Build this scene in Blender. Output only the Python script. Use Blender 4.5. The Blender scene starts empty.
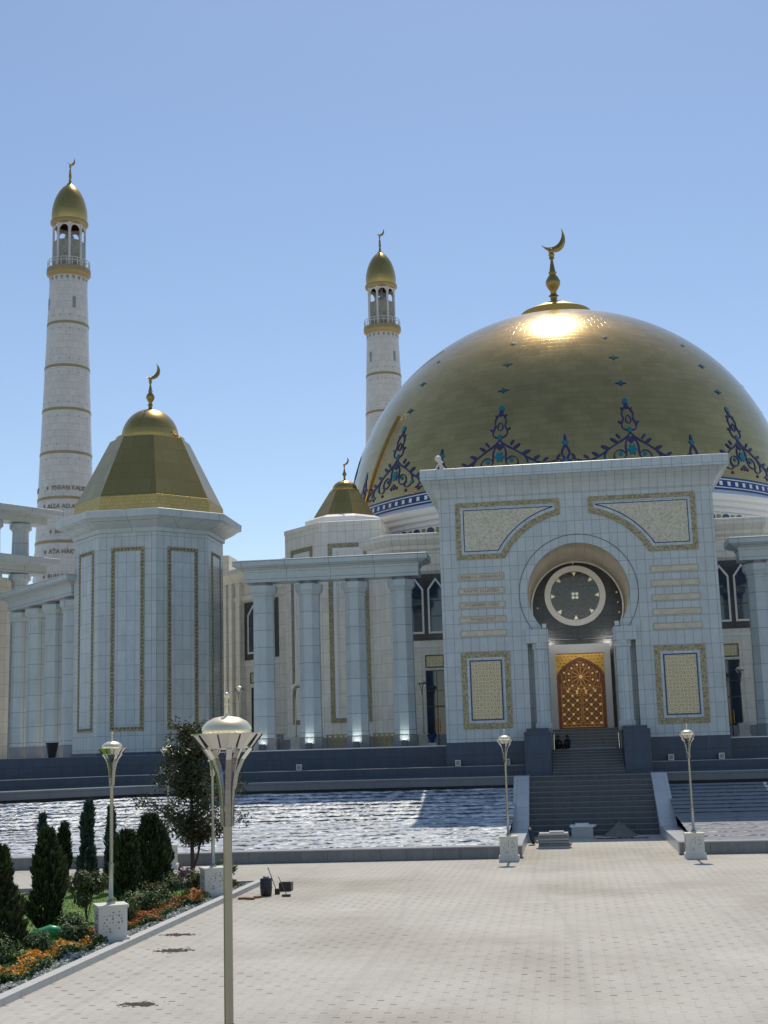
import bpy, bmesh, math, random
from math import sin, cos, pi, sqrt, atan2, radians, hypot
from mathutils import Vector, Matrix
random.seed(7)
C = bpy.context.scene.collection
sc = bpy.context.scene

# ------------------------------------------------------------------ helpers
class MB:
    """collects faces, builds ONE mesh; UVs are in metres"""
    def __init__(s): s.v=[]; s.f=[]; s.uv={}
    def add(s, verts, faces, uvs=None):
        n=len(s.v); s.v+= [tuple(q) for q in verts]
        for i,f in enumerate(faces):
            if uvs is not None: s.uv[len(s.f)]=uvs[i]
            s.f.append(tuple(n+k for k in f))
        return s
    def box(s,x0,x1,y0,y1,z0,z1):
        return s.add([(x0,y0,z0),(x1,y0,z0),(x1,y1,z0),(x0,y1,z0),(x0,y0,z1),(x1,y0,z1),(x1,y1,z1),(x0,y1,z1)],
              [(0,3,2,1),(4,5,6,7),(0,1,5,4),(1,2,6,5),(2,3,7,6),(3,0,4,7)])
    def loft(s, rings, cap0=True, cap1=True):
        n=len(rings[0]); V=[q for r in rings for q in r]; F=[]
        for i in range(len(rings)-1):
            for k in range(n):
                a=i*n+k; b=i*n+(k+1)%n; F.append((a,b,b+n,a+n))
        if cap0: F.append(tuple(range(n-1,-1,-1)))
        if cap1: F.append(tuple((len(rings)-1)*n+k for k in range(n)))
        return s.add(V,F)
    def prism(s, poly, z0, z1, cap0=True, cap1=True):
        return s.loft([[(x,y,z0) for x,y in poly],[(x,y,z1) for x,y in poly]],cap0,cap1)
    def extY(s, poly, y0, y1):      # poly in XZ (counter clockwise seen from -Y), extruded along Y
        n=len(poly)
        V=[(x,y0,z) for x,z in poly]+[(x,y1,z) for x,z in poly]
        F=[tuple(range(n)),tuple(range(2*n-1,n-1,-1))]
        for k in range(n):
            j=(k+1)%n; F.append((j,k,n+k,n+j))
        return s.add(V,F)
    def ringY(s, outer, inner, y0, y1):   # frame between two polygons of equal length
        n=len(outer)
        V=[(x,y0,z) for x,z in outer]+[(x,y0,z) for x,z in inner]+[(x,y1,z) for x,z in outer]+[(x,y1,z) for x,z in inner]
        F=[]
        for k in range(n):
            j=(k+1)%n
            F+= [(k,j,n+j,n+k),(j,k,2*n+k,2*n+j),(n+k,n+j,3*n+j,3*n+k),(2*n+j,2*n+k,3*n+k,3*n+j)]
        return s.add(V,F)
    def lathe(s, prof, cx=0, cy=0, n=48, a0=0., uvr=None, cap=False):
        V=[];F=[];U=[]
        L=[0]
        for i in range(1,len(prof)): L.append(L[-1]+hypot(prof[i][0]-prof[i-1][0],prof[i][1]-prof[i-1][1]))
        for r,z in prof:
            for k in range(n):
                t=a0+2*pi*k/n; V.append((cx+r*sin(t),cy-r*cos(t),z))
        R=uvr or max(p[0] for p in prof)
        for i in range(len(prof)-1):
            for k in range(n):
                j=(k+1)%n; F.append((i*n+k,i*n+j,(i+1)*n+j,(i+1)*n+k))
                u0=2*pi*k/n*R; u1=2*pi*(k+1)/n*R
                U.append(((u0,L[i]),(u1,L[i]),(u1,L[i+1]),(u0,L[i+1])))
        s.add(V,F,U)
        if cap:
            m=len(s.v)-len(V)
            s.f.append(tuple(m+(len(prof)-1)*n+k for k in range(n)))
            s.f.append(tuple(m+k for k in range(n-1,-1,-1)))
        return s
    def tube(s, pts, r, n=8, cap=True):
        pts=[Vector(q) for q in pts]; rs=r if isinstance(r,(list,tuple)) else [r]*len(pts)
        rings=[]; up=None
        for i,q in enumerate(pts):
            d=(pts[min(i+1,len(pts)-1)]-pts[max(i-1,0)]).normalized()
            if up is None: up=Vector((0,0,1)) if abs(d.z)<.9 else Vector((1,0,0))
            a=d.cross(up).normalized(); b=a.cross(d).normalized(); up=b
            rings.append([tuple(q+rs[i]*(cos(2*pi*k/n)*a+sin(2*pi*k/n)*b)) for k in range(n)])
        return s.loft(rings,cap,cap)
    def bar(s,a,b,w,t,up=(0,0,1)):
        a=Vector(a);b=Vector(b);d=(b-a).normalized();u=Vector(up)
        x=d.cross(u).normalized()*w/2; y=x.cross(d).normalized()*t/2
        return s.loft([[tuple(q+i*x+j*y) for i,j in((-1,-1),(1,-1),(1,1),(-1,1))] for q in (a,b)])
    def xform(s,M,start=0):
        for i in range(start,len(s.v)): s.v[i]=tuple(M@Vector(s.v[i]))
        return s
    def build(s,name,mat,parent=None,smooth=False,local=False,autosmooth=None):
        off=Vector((0,0,0))
        if parent is not None and not local: off=origin(parent)
        me=bpy.data.meshes.new(name)
        me.from_pydata([(x-off.x,y-off.y,z-off.z) for x,y,z in s.v],[],s.f)
        me.validate(verbose=False) if False else None
        uv=me.uv_layers.new(name='UVMap')
        for p in me.polygons:
            cu=s.uv.get(p.index)
            if cu is not None:
                for k,li in enumerate(p.loop_indices): uv.data[li].uv=cu[k]
                continue
            nrm=p.normal
            if abs(nrm.z)>.75: 
                for li in p.loop_indices:
                    q=s.v[me.loops[li].vertex_index]; uv.data[li].uv=(q[0],q[1])
            else:
                t=Vector((-nrm.y,nrm.x,0)).normalized() if hypot(nrm.x,nrm.y)>1e-6 else Vector((1,0,0))
                for li in p.loop_indices:
                    q=s.v[me.loops[li].vertex_index]; uv.data[li].uv=(q[0]*t.x+q[1]*t.y,q[2])
        if mat: me.materials.append(mat)
        if smooth:
            for p in me.polygons: p.use_smooth=True
            if autosmooth is not None:
                bm=bmesh.new(); bm.from_mesh(me)
                for e in bm.edges:
                    if len(e.link_faces)==2 and e.calc_face_angle(0)>radians(autosmooth): e.smooth=False
                bm.to_mesh(me); bm.free()
        o=bpy.data.objects.new(name,me); C.objects.link(o)
        if parent is not None: o.parent=parent
        return o
def origin(o):
    v=Vector(o.location)
    while o.parent: o=o.parent; v=v+Vector(o.location)
    return v
def thing(name,label,cat,loc=(0,0,0),group=None):
    o=bpy.data.objects.new(name,None); C.objects.link(o); o.location=loc; o.empty_display_size=.5
    o['label']=label;o['category']=cat
    if group:o['group']=group
    return o
def tag(o,label,cat,group=None):
    o['label']=label;o['category']=cat
    if group:o['group']=group
    return o
def struct(o): o['kind']='structure'; return o
def copy_tree(o,parent=None):
    c=o.copy(); C.objects.link(c)
    if parent is not None: c.parent=parent
    for ch in o.children: copy_tree(ch,c)
    return c
def octo(a,cx=0,cy=0,rot=0):
    R=a/cos(pi/8); return [(cx+R*cos(pi/8+rot+k*pi/4),cy+R*sin(pi/8+rot+k*pi/4)) for k in range(8)]
def rect(x0,x1,y0,y1): return [(x0,y0),(x1,y0),(x1,y1),(x0,y1)]
def ring(poly,z): return [(x,y,z) for x,y in poly]
def offset(poly,d):           # convex ccw polygon offset outward
    n=len(poly); out=[]
    for i in range(n):
        p0=Vector(poly[i-1]);p1=Vector(poly[i]);p2=Vector(poly[(i+1)%n])
        a=(p1-p0).normalized();b=(p2-p1).normalized()
        n1=Vector((a.y,-a.x));n2=Vector((b.y,-b.x)); m=(n1+n2)/(1+n1.dot(n2))
        q=p1+m*d; out.append((q.x,q.y))
    return out
def eval_mesh(o):
    dg=bpy.context.evaluated_depsgraph_get(); dg.update()
    return bpy.data.meshes.new_from_object(o.evaluated_get(dg))
def text_verts(s,size,extrude=.0):
    cu=bpy.data.curves.new('t','FONT'); cu.body=s; cu.size=size; cu.align_x='CENTER'; cu.align_y='CENTER'; cu.extrude=extrude; cu.resolution_u=3
    o=bpy.data.objects.new('t',cu); C.objects.link(o); me=eval_mesh(o)
    V=[tuple(v.co) for v in me.vertices]; F=[tuple(p.vertices) for p in me.polygons]
    bpy.data.objects.remove(o); bpy.data.curves.remove(cu); bpy.data.meshes.remove(me)
    return V,F

# ------------------------------------------------------------------ materials
def newmat(name):
    m=bpy.data.materials.new(name); m.use_nodes=True; nt=m.node_tree
    return m,nt,nt.nodes['Principled BSDF']
def N(nt,t,**kw):
    n=nt.nodes.new(t)
    for k,v in kw.items():
        if k in n.inputs: n.inputs[k].default_value=v
        else: setattr(n,k,v)
    return n
def L(nt,a,b): nt.links.new(a,b)
def c4(c): return (c[0],c[1],c[2],1)
def mixc(nt,fac,a,b,mode='MIX'):
    n=nt.nodes.new('ShaderNodeMix'); n.data_type='RGBA'; n.blend_type=mode
    for s,val in ((0,fac),(6,a),(7,b)):
        if hasattr(val,'is_output') or hasattr(val,'links'): L(nt,val,n.inputs[s])
        else: n.inputs[s].default_value=val if s==0 else c4(val)
    return n.outputs[2]
def noise(nt,scale,detail=4,rough=.55,vec=None,stretch=None):
    n=N(nt,'ShaderNodeTexNoise',Scale=scale,Detail=detail,Roughness=rough)
    if vec is None: vec=nt.nodes.new('ShaderNodeTexCoord').outputs['Object']
    if stretch:
        mp=N(nt,'ShaderNodeMapping'); mp.inputs['Scale'].default_value=stretch; L(nt,vec,mp.inputs['Vector']); vec=mp.outputs[0]
    L(nt,vec,n.inputs['Vector']); return n.outputs['Fac']
def ramp(nt,fac,stops):
    r=nt.nodes.new('ShaderNodeValToRGB'); L(nt,fac,r.inputs[0]); e=r.color_ramp.elements
    while len(e)<len(stops): e.new(.5)
    for i,(p,c) in enumerate(stops): e[i].position=p; e[i].color=c4(c) if len(c)==3 else c
    return r.outputs[0]
def bump(nt,b,h,strength=.3,dist=.02):
    n=N(nt,'ShaderNodeBump',Strength=strength,Distance=dist); L(nt,h,n.inputs['Height']); L(nt,n.outputs[0],b.inputs['Normal'])
def m_plain(name,col,rough=.5,metal=0.,var=.12,scale=3.,spec=.5):
    m,nt,b=newmat(name)
    f=noise(nt,scale,5)
    k=1-var
    L(nt,mixc(nt,f,tuple(c*k for c in col),tuple(min(1,c*(1+var)) for c in col)),b.inputs['Base Color'])
    b.inputs['Roughness'].default_value=rough; b.inputs['Metallic'].default_value=metal; b.inputs['Specular IOR Level'].default_value=spec
    return m
def m_stone(name,c1,c2,cj,tw,th,joint=.03,rough=.35,offs=0.,streak=.15,bumpd=.01):
    """polished cladding slabs: UV brick grid, tone differs slab by slab, cloudy veins, rain streaks"""
    m,nt,b=newmat(name)
    uv=nt.nodes.new('ShaderNodeUVMap')
    br=N(nt,'ShaderNodeTexBrick'); br.offset=offs; br.squash=1; L(nt,uv.outputs[0],br.inputs['Vector'])
    for k,v in (('Scale',1.),('Mortar Size',joint/2),('Mortar Smooth',.2),('Bias',0.),('Brick Width',tw),('Row Height',th)): br.inputs[k].default_value=v
    br.inputs['Color1'].default_value=c4(c1); br.inputs['Color2'].default_value=c4(c2); br.inputs['Mortar'].default_value=c4(cj)
    f=noise(nt,.9,6,.65)
    col=mixc(nt,1.,br.outputs['Color'],ramp(nt,f,[(.3,(.90,.90,.905)),(.62,(1,1,1))]),'MULTIPLY')
    v=noise(nt,2.2,7,.7,stretch=(1,1,.35))
    col=mixc(nt,1.,col,ramp(nt,v,[(.40,(1-streak*.5,)*3),(.5,(1,1,1)),(.60,(1-streak*.3,)*3)]),'MULTIPLY')
    L(nt,col,b.inputs['Base Color']); b.inputs['Roughness'].default_value=rough
    bump(nt,b,br.outputs['Fac'],.25,-bumpd)
    return m
MARBLE=m_stone('shade_blue_marble_slabs',(.56,.607,.60),(.50,.55,.55),(.25,.28,.285),.53,.90,.030,.30)  # blue of skylit shade tinted into this, the column and the panel marble
MARBLE_W=m_stone('sunlit_cream_marble_slabs',(.90,.845,.73),(.83,.775,.665),(.50,.47,.40),.62,1.0,.028,.35)  # same white marble with the warm sunlit tone put into its colour
MARBLE_BIG=m_stone('column_marble_drums',(.54,.595,.595),(.49,.545,.55),(.22,.255,.265),3.0,1.15,.04,.32)
MARBLE_P=m_stone('panel_marble',(.57,.63,.635),(.50,.565,.575),(.27,.31,.32),.62,1.0,.028,.25)
MARBLE_M=m_stone('minaret_marble',(.68,.665,.63),(.62,.61,.58),(.40,.40,.38),.9,.75,.03,.4,offs=.5)
WHITE=m_plain('white_marble_trim',(.80,.79,.77),.35,var=.06)
SOFFIT=m_stone('bounce_lit_arch_marble',(.62,.56,.45),(.55,.50,.40),(.35,.31,.25),.6,.8,.03,.4)  # beige is warm light bounced from the floor, put into the marble colour
GRAN=m_stone('sky_tinted_granite',(.034,.066,.118),(.027,.056,.102),(.012,.02,.03),.9,1.1,.02,.35,streak=.4)  # blue sky reflection put into the base colour of dark granite
GRAN_G=m_stone('grey_granite',(.23,.24,.25),(.19,.20,.21),(.08,.08,.09),1.2,1.2,.02,.35,streak=.4)
GRAN_D=m_stone('black_granite',(.035,.037,.042),(.055,.056,.06),(.015,.015,.016),.8,.8,.02,.18,streak=.5)
COLBASE=m_plain('grey_column_base',(.25,.26,.27),.35)
def m_gold(name,col,rough,tw,th,bstr=.25,var=.25):
    m,nt,b=newmat(name)
    uv=nt.nodes.new('ShaderNodeUVMap')
    br=N(nt,'ShaderNodeTexBrick'); br.offset=.5; L(nt,uv.outputs[0],br.inputs['Vector'])
    for k,v in (('Scale',1.),('Mortar Size',.02),('Mortar Smooth',.6),('Bias',0.),('Brick Width',tw),('Row Height',th)): br.inputs[k].default_value=v
    br.inputs['Color1'].default_value=(1,1,1,1); br.inputs['Color2'].default_value=(.86,.86,.84,1); br.inputs['Mortar'].default_value=(.7,.69,.66,1)
    f=noise(nt,.35,6,.65)
    base=mixc(nt,f,tuple(c*(1-var) for c in col),tuple(min(1,c*(1+var*.6)) for c in col))
    L(nt,mixc(nt,1.,base,br.outputs['Color'],'MULTIPLY'),b.inputs['Base Color'])
    b.inputs['Metallic'].default_value=1.
    r=N(nt,'ShaderNodeMapRange'); L(nt,noise(nt,1.3,5,.7),r.inputs[0]); r.inputs[3].default_value=rough*.8; r.inputs[4].default_value=rough*1.35
    L(nt,r.outputs[0],b.inputs['Roughness'])
    bump(nt,b,br.outputs['Color'],bstr,.01)
    return m
GOLD_DOME=m_gold('gilded_dome_tiles',(.70,.475,.18),.17,1.6,.55,.5,.3)
GOLD=m_gold('gilded_sheet',(.56,.38,.125),.28,1.2,1.2,.12,.15)
GOLD_BAND=m_gold('gold_mosaic_band',(.70,.50,.18),.42,.25,.25,.3)
GOLD_DK=m_plain('aged_gold',(.36,.26,.09),.42,1.,.2)
GOLD_TRIM=m_plain('dull_gold_trim',(.34,.27,.13),.45,.6,.15)
SILVER=m_plain('polished_steel',(.62,.61,.58),.16,1.,.08)
SILVER_D=m_plain('lamp_pole_steel',(.36,.345,.29),.22,1.,.12)
LAMPGOLD=m_plain('champagne_lamp_cap',(.92,.80,.55),.36,.65,.05)
IRON=m_plain('dark_metal',(.05,.05,.05),.4,.6)
BLUE=m_plain('cobalt_tile',(.012,.05,.19),.35,0.,.3,2.)
NAVY=m_plain('navy_violet_tile',(.035,.028,.10),.4,0.,.3,2.)
TEAL=m_plain('teal_tile',(.005,.16,.22),.3,0.,.3,2.)
RED=m_plain('dark_red_tile',(.16,.02,.03),.4,0.,.2,2.)
def m_glass(name,col):
    m,nt,b=newmat(name)
    f=noise(nt,.5,2)
    L(nt,mixc(nt,f,col,tuple(c*2.2 for c in col)),b.inputs['Base Color']); b.inputs['Roughness'].default_value=.06; b.inputs['Specular IOR Level'].default_value=.9
    return m
GLASS=m_glass('dark_blue_window_glass',(.010,.022,.04))
def m_mosaic(name,cols,scale,metal=.0,rough=.35):
    """small tesserae: voronoi cells coloured at random"""
    m,nt,b=newmat(name)
    uv=nt.nodes.new('ShaderNodeUVMap')
    v=N(nt,'ShaderNodeTexVoronoi',Scale=scale); v.distance='CHEBYCHEV'; v.inputs['Randomness'].default_value=.35; L(nt,uv.outputs[0],v.inputs['Vector'])
    sep=nt.nodes.new('ShaderNodeSeparateColor'); L(nt,v.outputs['Color'],sep.inputs[0])
    col=ramp(nt,sep.outputs[0],cols); L(nt,col,b.inputs['Base Color'])
    b.inputs['Roughness'].default_value=rough; b.inputs['Metallic'].default_value=metal
    bump(nt,b,v.outputs['Distance'],.6,.02)
    return m
MOS_BEIGE=m_mosaic('beige_mosaic',[(0,(.50,.44,.30)),(.35,(.62,.57,.44)),(.7,(.66,.63,.52)),(1,(.46,.41,.28))],11.)
MOS_GOLD=m_mosaic('gold_brown_mosaic',[(0,(.22,.17,.08)),(.4,(.36,.30,.16)),(.75,(.44,.39,.25)),(1,(.16,.14,.09))],13.,.15,.35)
MOS_STRIP=m_mosaic('sand_inscription_stone',[(0,(.55,.49,.36)),(.5,(.63,.57,.44)),(1,(.52,.44,.30))],3.)
LETTER=m_plain('bronze_letters',(.23,.18,.10),.5,.3)
def m_lattice(name):
    m,nt,b=newmat(name)
    uv=nt.nodes.new('ShaderNodeUVMap')
    mp=N(nt,'ShaderNodeMapping'); mp.inputs['Rotation'].default_value=(0,0,pi/4); mp.inputs['Scale'].default_value=(3.2,3.2,1); L(nt,uv.outputs[0],mp.inputs[0])
    ch=N(nt,'ShaderNodeTexVoronoi',Scale=1.); ch.inputs['Randomness'].default_value=0.; ch.distance='MANHATTAN'; L(nt,mp.outputs[0],ch.inputs['Vector'])
    col=ramp(nt,ch.outputs['Distance'],[(.0,(.28,.21,.09)),(.2,(.66,.59,.42)),(.36,(.15,.13,.11)),(.5,(.68,.61,.46)),(.7,(.42,.33,.16))])
    n=noise(nt,9.,3)
    L(nt,mixc(nt,.5,col,mixc(nt,n,(.32,.29,.22),(.85,.83,.76)),'OVERLAY'),b.inputs['Base Color'])
    b.inputs['Metallic'].default_value=.35; b.inputs['Roughness'].default_value=.22
    bump(nt,b,n,.9,.03)
    return m
MOS_LAT=m_lattice('gilded_star_lattice')
WOOD=m_plain('red_brown_carved_wood',(.27,.085,.025),.35,.2,.3,4.)
COPPER=m_plain('copper_gold_carving',(.55,.24,.06),.30,.85,.2,5.)
COPPER_P=m_plain('pale_copper_studs',(.85,.55,.25),.28,.8,.2,5.)
GOLD_DOOR=m_plain('door_gold_panel',(.55,.30,.07),.28,.9,.3,3.)

def m_paving():
    m,nt,b=newmat('plaza_pavers')
    tc=nt.nodes.new('ShaderNodeTexCoord'); P=tc.outputs['Object']
    col=mixc(nt,noise(nt,.35,6,.65,P),(.40,.38,.335),(.56,.532,.475))
    # running joints
    br=N(nt,'ShaderNodeTexBrick'); br.offset=.5; L(nt,P,br.inputs['Vector'])
    for k,v in (('Scale',1.),('Mortar Size',.014),('Mortar Smooth',.3),('Bias',0.),('Brick Width',.62),('Row Height',.42)): br.inputs[k].default_value=v
    br.inputs['Color1'].default_value=(1,1,1,1); br.inputs['Color2'].default_value=(.935,.93,.915,1); br.inputs['Mortar'].default_value=(.82,.81,.78,1)
    col=mixc(nt,1.,col,br.outputs['Color'],'MULTIPLY')
    # dark cabochons: staggered lattice
    sep=nt.nodes.new('ShaderNodeSeparateXYZ'); L(nt,P,sep.inputs[0])
    def M(op,a,b_=None,c=None):
        n=N(nt,'ShaderNodeMath',operation=op)
        for i,q in enumerate((a,b_,c)):
            if q is None: continue
            if isinstance(q,(int,float)): n.inputs[i].default_value=q
            else: L(nt,q,n.inputs[i])
        return n.outputs[0]
    def dots(ox,oy):
        u=M('ABSOLUTE',M('SUBTRACT',M('FRACT',M('DIVIDE',M('ADD',sep.outputs[0],ox+500.),.62)),.5))
        v=M('ABSOLUTE',M('SUBTRACT',M('FRACT',M('DIVIDE',M('ADD',sep.outputs[1],oy+500.),.84)),.5))
        return M('MULTIPLY',M('LESS_THAN',u,.115),M('LESS_THAN',v,.062))
    d=M('MAXIMUM',dots(0,0),dots(.31,.42))
    tone=N(nt,'ShaderNodeTexVoronoi',Scale=1.35); L(nt,P,tone.inputs['Vector'])
    s2=nt.nodes.new('ShaderNodeSeparateColor'); L(nt,tone.outputs['Color'],s2.inputs[0])
    dcol=mixc(nt,s2.outputs[0],(.10,.097,.09),(.34,.325,.30))
    fade=ramp(nt,noise(nt,.22,4,.6,P),[(.38,(.25,.25,.25)),(.6,(1,1,1))]); dm=N(nt,'ShaderNodeMath',operation='MULTIPLY'); L(nt,d,dm.inputs[0]); L(nt,fade,dm.inputs[1])
    col=mixc(nt,dm.outputs[0],col,dcol)
    # dust, pale scuffs and stains
    big=noise(nt,.09,5,.6,P)
    col=mixc(nt,1.,col,ramp(nt,big,[(.36,(.74,.71,.65)),(.5,(.96,.95,.93)),(.64,(1.06,1.05,1.03))]),'MULTIPLY')
    sc_=noise(nt,.55,3,.5,P,stretch=(.5,1.3,1))
    col=mixc(nt,ramp(nt,sc_,[(.70,(0,0,0)),(.78,(.5,.5,.5))]),col,(.64,.63,.60))
    st=noise(nt,.8,6,.75,P)
    col=mixc(nt,ramp(nt,st,[(.28,(.6,.6,.6)),(.37,(0,0,0))]),col,(.24,.19,.13))
    # curved tyre marks
    w=N(nt,'ShaderNodeTexWave',Scale=.06,Distortion=9.); w.inputs['Detail'].default_value=1.; w.inputs['Detail Scale'].default_value=.25; L(nt,P,w.inputs['Vector'])
    col=mixc(nt,ramp(nt,w.outputs['Fac'],[(.992,(0,0,0)),(1.,(.16,.16,.16))]),col,(.22,.21,.2))
    L(nt,col,b.inputs['Base Color']); b.inputs['Roughness'].default_value=.6
    bump(nt,b,br.outputs['Fac'],.2,-.006)
    return m
PAVE=m_paving()
def m_water(name,wet):
    m,nt,b=newmat(name)
    tc=nt.nodes.new('ShaderNodeTexCoord'); P=tc.outputs['Object']
    f=noise(nt,3.6,5,.65,P,stretch=(.42,1.7,1)); g=noise(nt,.35,3,.5,P,stretch=(1,.5,1))
    a=N(nt,'ShaderNodeMath',operation='ADD'); L(nt,f,a.inputs[0])
    s=N(nt,'ShaderNodeMath',operation='MULTIPLY'); L(nt,g,s.inputs[0]); s.inputs[1].default_value=.22; L(nt,s.outputs[0],a.inputs[1])
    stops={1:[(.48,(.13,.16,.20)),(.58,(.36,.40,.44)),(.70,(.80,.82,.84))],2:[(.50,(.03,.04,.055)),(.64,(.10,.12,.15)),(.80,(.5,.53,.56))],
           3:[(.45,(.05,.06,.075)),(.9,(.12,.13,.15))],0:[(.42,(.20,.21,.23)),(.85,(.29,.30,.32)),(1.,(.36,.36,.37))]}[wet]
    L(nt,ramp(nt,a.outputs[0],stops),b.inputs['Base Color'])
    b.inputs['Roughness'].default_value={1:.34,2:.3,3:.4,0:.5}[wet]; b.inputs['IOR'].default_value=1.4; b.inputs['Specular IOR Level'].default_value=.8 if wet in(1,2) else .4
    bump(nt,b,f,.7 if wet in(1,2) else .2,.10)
    return m
FOAM=m_water('foam_glitter_water',1); SHEET=m_water('shaded_falling_sheet',2); DRYSTEP=m_water('wet_grey_cascade_stone',0); DRYRISE=m_water('dark_cascade_riser',3)  # white holds sun glitter besides foam, dark risers hold their shade
def m_leaf(name,c0,c1,rough=.5,trans=.15):
    m,nt,b=newmat(name)
    oi=nt.nodes.new('ShaderNodeNewGeometry')
    L(nt,mixc(nt,oi.outputs['Random Per Island'],c0,c1),b.inputs['Base Color'])
    b.inputs['Roughness'].default_value=rough; b.inputs['Specular IOR Level'].default_value=.35
    b.inputs['Transmission Weight'].default_value=0
    tr=N(nt,'ShaderNodeBsdfTranslucent'); L(nt,mixc(nt,oi.outputs['Random Per Island'],c0,c1),tr.inputs['Color'])
    mx=N(nt,'ShaderNodeMixShader'); mx.inputs[0].default_value=trans
    out=nt.nodes['Material Output']; L(nt,b.outputs[0],mx.inputs[1]); L(nt,tr.outputs[0],mx.inputs[2]); L(nt,mx.outputs[0],out.inputs['Surface'])
    return m
LEAF_D=m_leaf('dark_conifer_foliage',(.012,.022,.010),(.085,.11,.04))
LEAF_B=m_leaf('blue_green_conifer_foliage',(.035,.07,.055),(.09,.13,.10))
LEAF_O=m_leaf('olive_foliage',(.05,.07,.02),(.13,.15,.045),trans=.3)
LEAF_T=m_leaf('dark_leathery_leaves',(.025,.035,.012),(.11,.115,.045),.35)
LEAF_G=m_leaf('green_shrub_leaves',(.04,.08,.02),(.10,.16,.05),trans=.25)
GRASS=m_leaf('grass_blades',(.07,.14,.02),(.16,.24,.05),trans=.3)
PETAL=m_leaf('orange_petals',(.60,.20,.02),(.78,.45,.06),trans=.2)
PETAL_R=m_leaf('rust_red_petals',(.32,.08,.02),(.60,.24,.045),trans=.2)
SILV_L=m_leaf('silvery_leaves',(.30,.33,.30),(.62,.64,.60))
PINK=m_leaf('pink_petals',(.30,.12,.22),(.55,.28,.40))
BARK=m_plain('grey_brown_bark',(.09,.075,.06),.9,var=.35,scale=8)
SOIL=m_plain('dark_soil',(.07,.05,.035),.95,var=.4,scale=5)
LAWN=m_plain('lawn_turf',(.11,.19,.03),.9,var=.45,scale=1.6)
KERB=m_plain('pale_kerb_stone',(.50,.49,.46),.6,var=.12)
PEDWHITE=m_plain('white_carved_stone',(.68,.65,.58),.55,var=.08)
HOLE=m_plain('tan_pierced_hollow',(.26,.18,.10),.8)

# ------------------------------------------------------------------ ground, basin, terraces
g=MB(); g.add([(-1500,-400,0),(1500,-400,0),(1500,2500,0),(-1500,2500,0)],[(0,1,2,3)])
struct(g.build('plaza_ground',PAVE))
# cascade / basin profile
def cascade(name,xl,xr,mats,lean):
    steps=[(61.5,.40)]
    for i in range(8): steps.append((61.5+1.475*(i+1),.40+.085*(i+1)))
    for i in range(8): steps.append((73.3+.70*(i+1),1.08+.175*(i+1)))
    m=MB(); rnd=random.Random(3); nx=int((xr-xl)/.16); prof=[]
    for i,(y,z) in enumerate(steps[:-1]):
        y2,z2=steps[i+1]; l=y2-y
        prof+= [(y,z,0),(y+l*.3,z+.012,0),(y+l*.6,z+.02,0),(y2-.22,z+.03,0),(y2-.16,z+.035,1),(y2-.12,z+.045,0),(y2-.06,z2-.012,0)] if i<8 else [(y,z,0),(y+l*.35,z+.02,0),(y+l*.55,z+.03,0),(y+l*.62,z+.09,1),(y+l*.8,z2-.03,0)]
    prof+= [(steps[-1][0],steps[-1][1],0),(80.5,steps[-1][1],0)]
    V=[];F=[]
    for j,(y,z,k) in enumerate(prof):
        dz=0
        for i in range(nx+1):
            x=xl+(xr-xl)*i/nx; d=0
            if x<-26 and y<81: d=lean*(-26-x)*max(0,(y-66)/13)
            dz=.6*dz+rnd.uniform(-.03,.03)
            V.append((x,y-d+rnd.uniform(-.05,.05),z+dz*(.8 if mats[0] is FOAM else .15)))
    mi=[]
    for j in range(len(prof)-1):
        for i in range(nx):
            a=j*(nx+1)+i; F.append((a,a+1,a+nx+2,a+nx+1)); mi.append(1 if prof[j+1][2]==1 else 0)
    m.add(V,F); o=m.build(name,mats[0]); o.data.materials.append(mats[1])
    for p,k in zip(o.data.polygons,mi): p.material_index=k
    return struct(o)
cascade('waterfall',-46,-4.3,(FOAM,SHEET),1.)
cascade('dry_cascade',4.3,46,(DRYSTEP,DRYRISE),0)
# kerb wall of the basins
cm=MB()
for poly in ([(-60,55.6),(-15,60.2),(-3.47,60.7),(-3.47,61.4),(-15,61.0),(-60,56.4)],[(3.47,61.0),(60,61.0),(60,61.7),(3.47,61.7)]):
    cm.prism(poly,0,.50)
struct(cm.build('basin_kerb_wall',GRAN_G))
ct=MB()
for poly in ([(-60,55.5),(-15,60.1),(-3.42,60.6),(-3.42,61.5),(-15,61.1),(-60,56.5)],[(3.42,60.9),(60,60.9),(60,61.8),(3.42,61.8)]):
    ct.prism(poly,.503,.55)
struct(ct.build('basin_kerb_coping',m_plain('pale_granite_coping',(.38,.385,.39),.4)))
# sloping wing walls beside the stairs
WING=m_stone('pale_polished_granite',(.66,.655,.64),(.60,.60,.59),(.35,.35,.35),1.4,1.4,.02,.3)
for sx,lab in ((-1,'pale stone wing wall sloping down along the left side of the steps'),(1,'pale stone wing wall sloping down along the right side of the steps')):
    w=MB(); prof=[(61.5,0),(61.5,.49),(73.5,.49),(79.0,3.16),(81.2,3.16),(81.2,0)]
    x0,x1=(3.5,4.4) if sx>0 else (-4.4,-3.5)
    n=len(prof); V=[(x0,y,z) for y,z in prof]+[(x1,y,z) for y,z in prof]
    F=[tuple(range(n-1,-1,-1)),tuple(range(n,2*n))]+[(k,(k+1)%n,n+(k+1)%n,n+k) for k in range(n)]
    w.add(V,F); tag(w.build('wing_wall',WING),lab,'wall','wing walls of the stairs')
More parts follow.
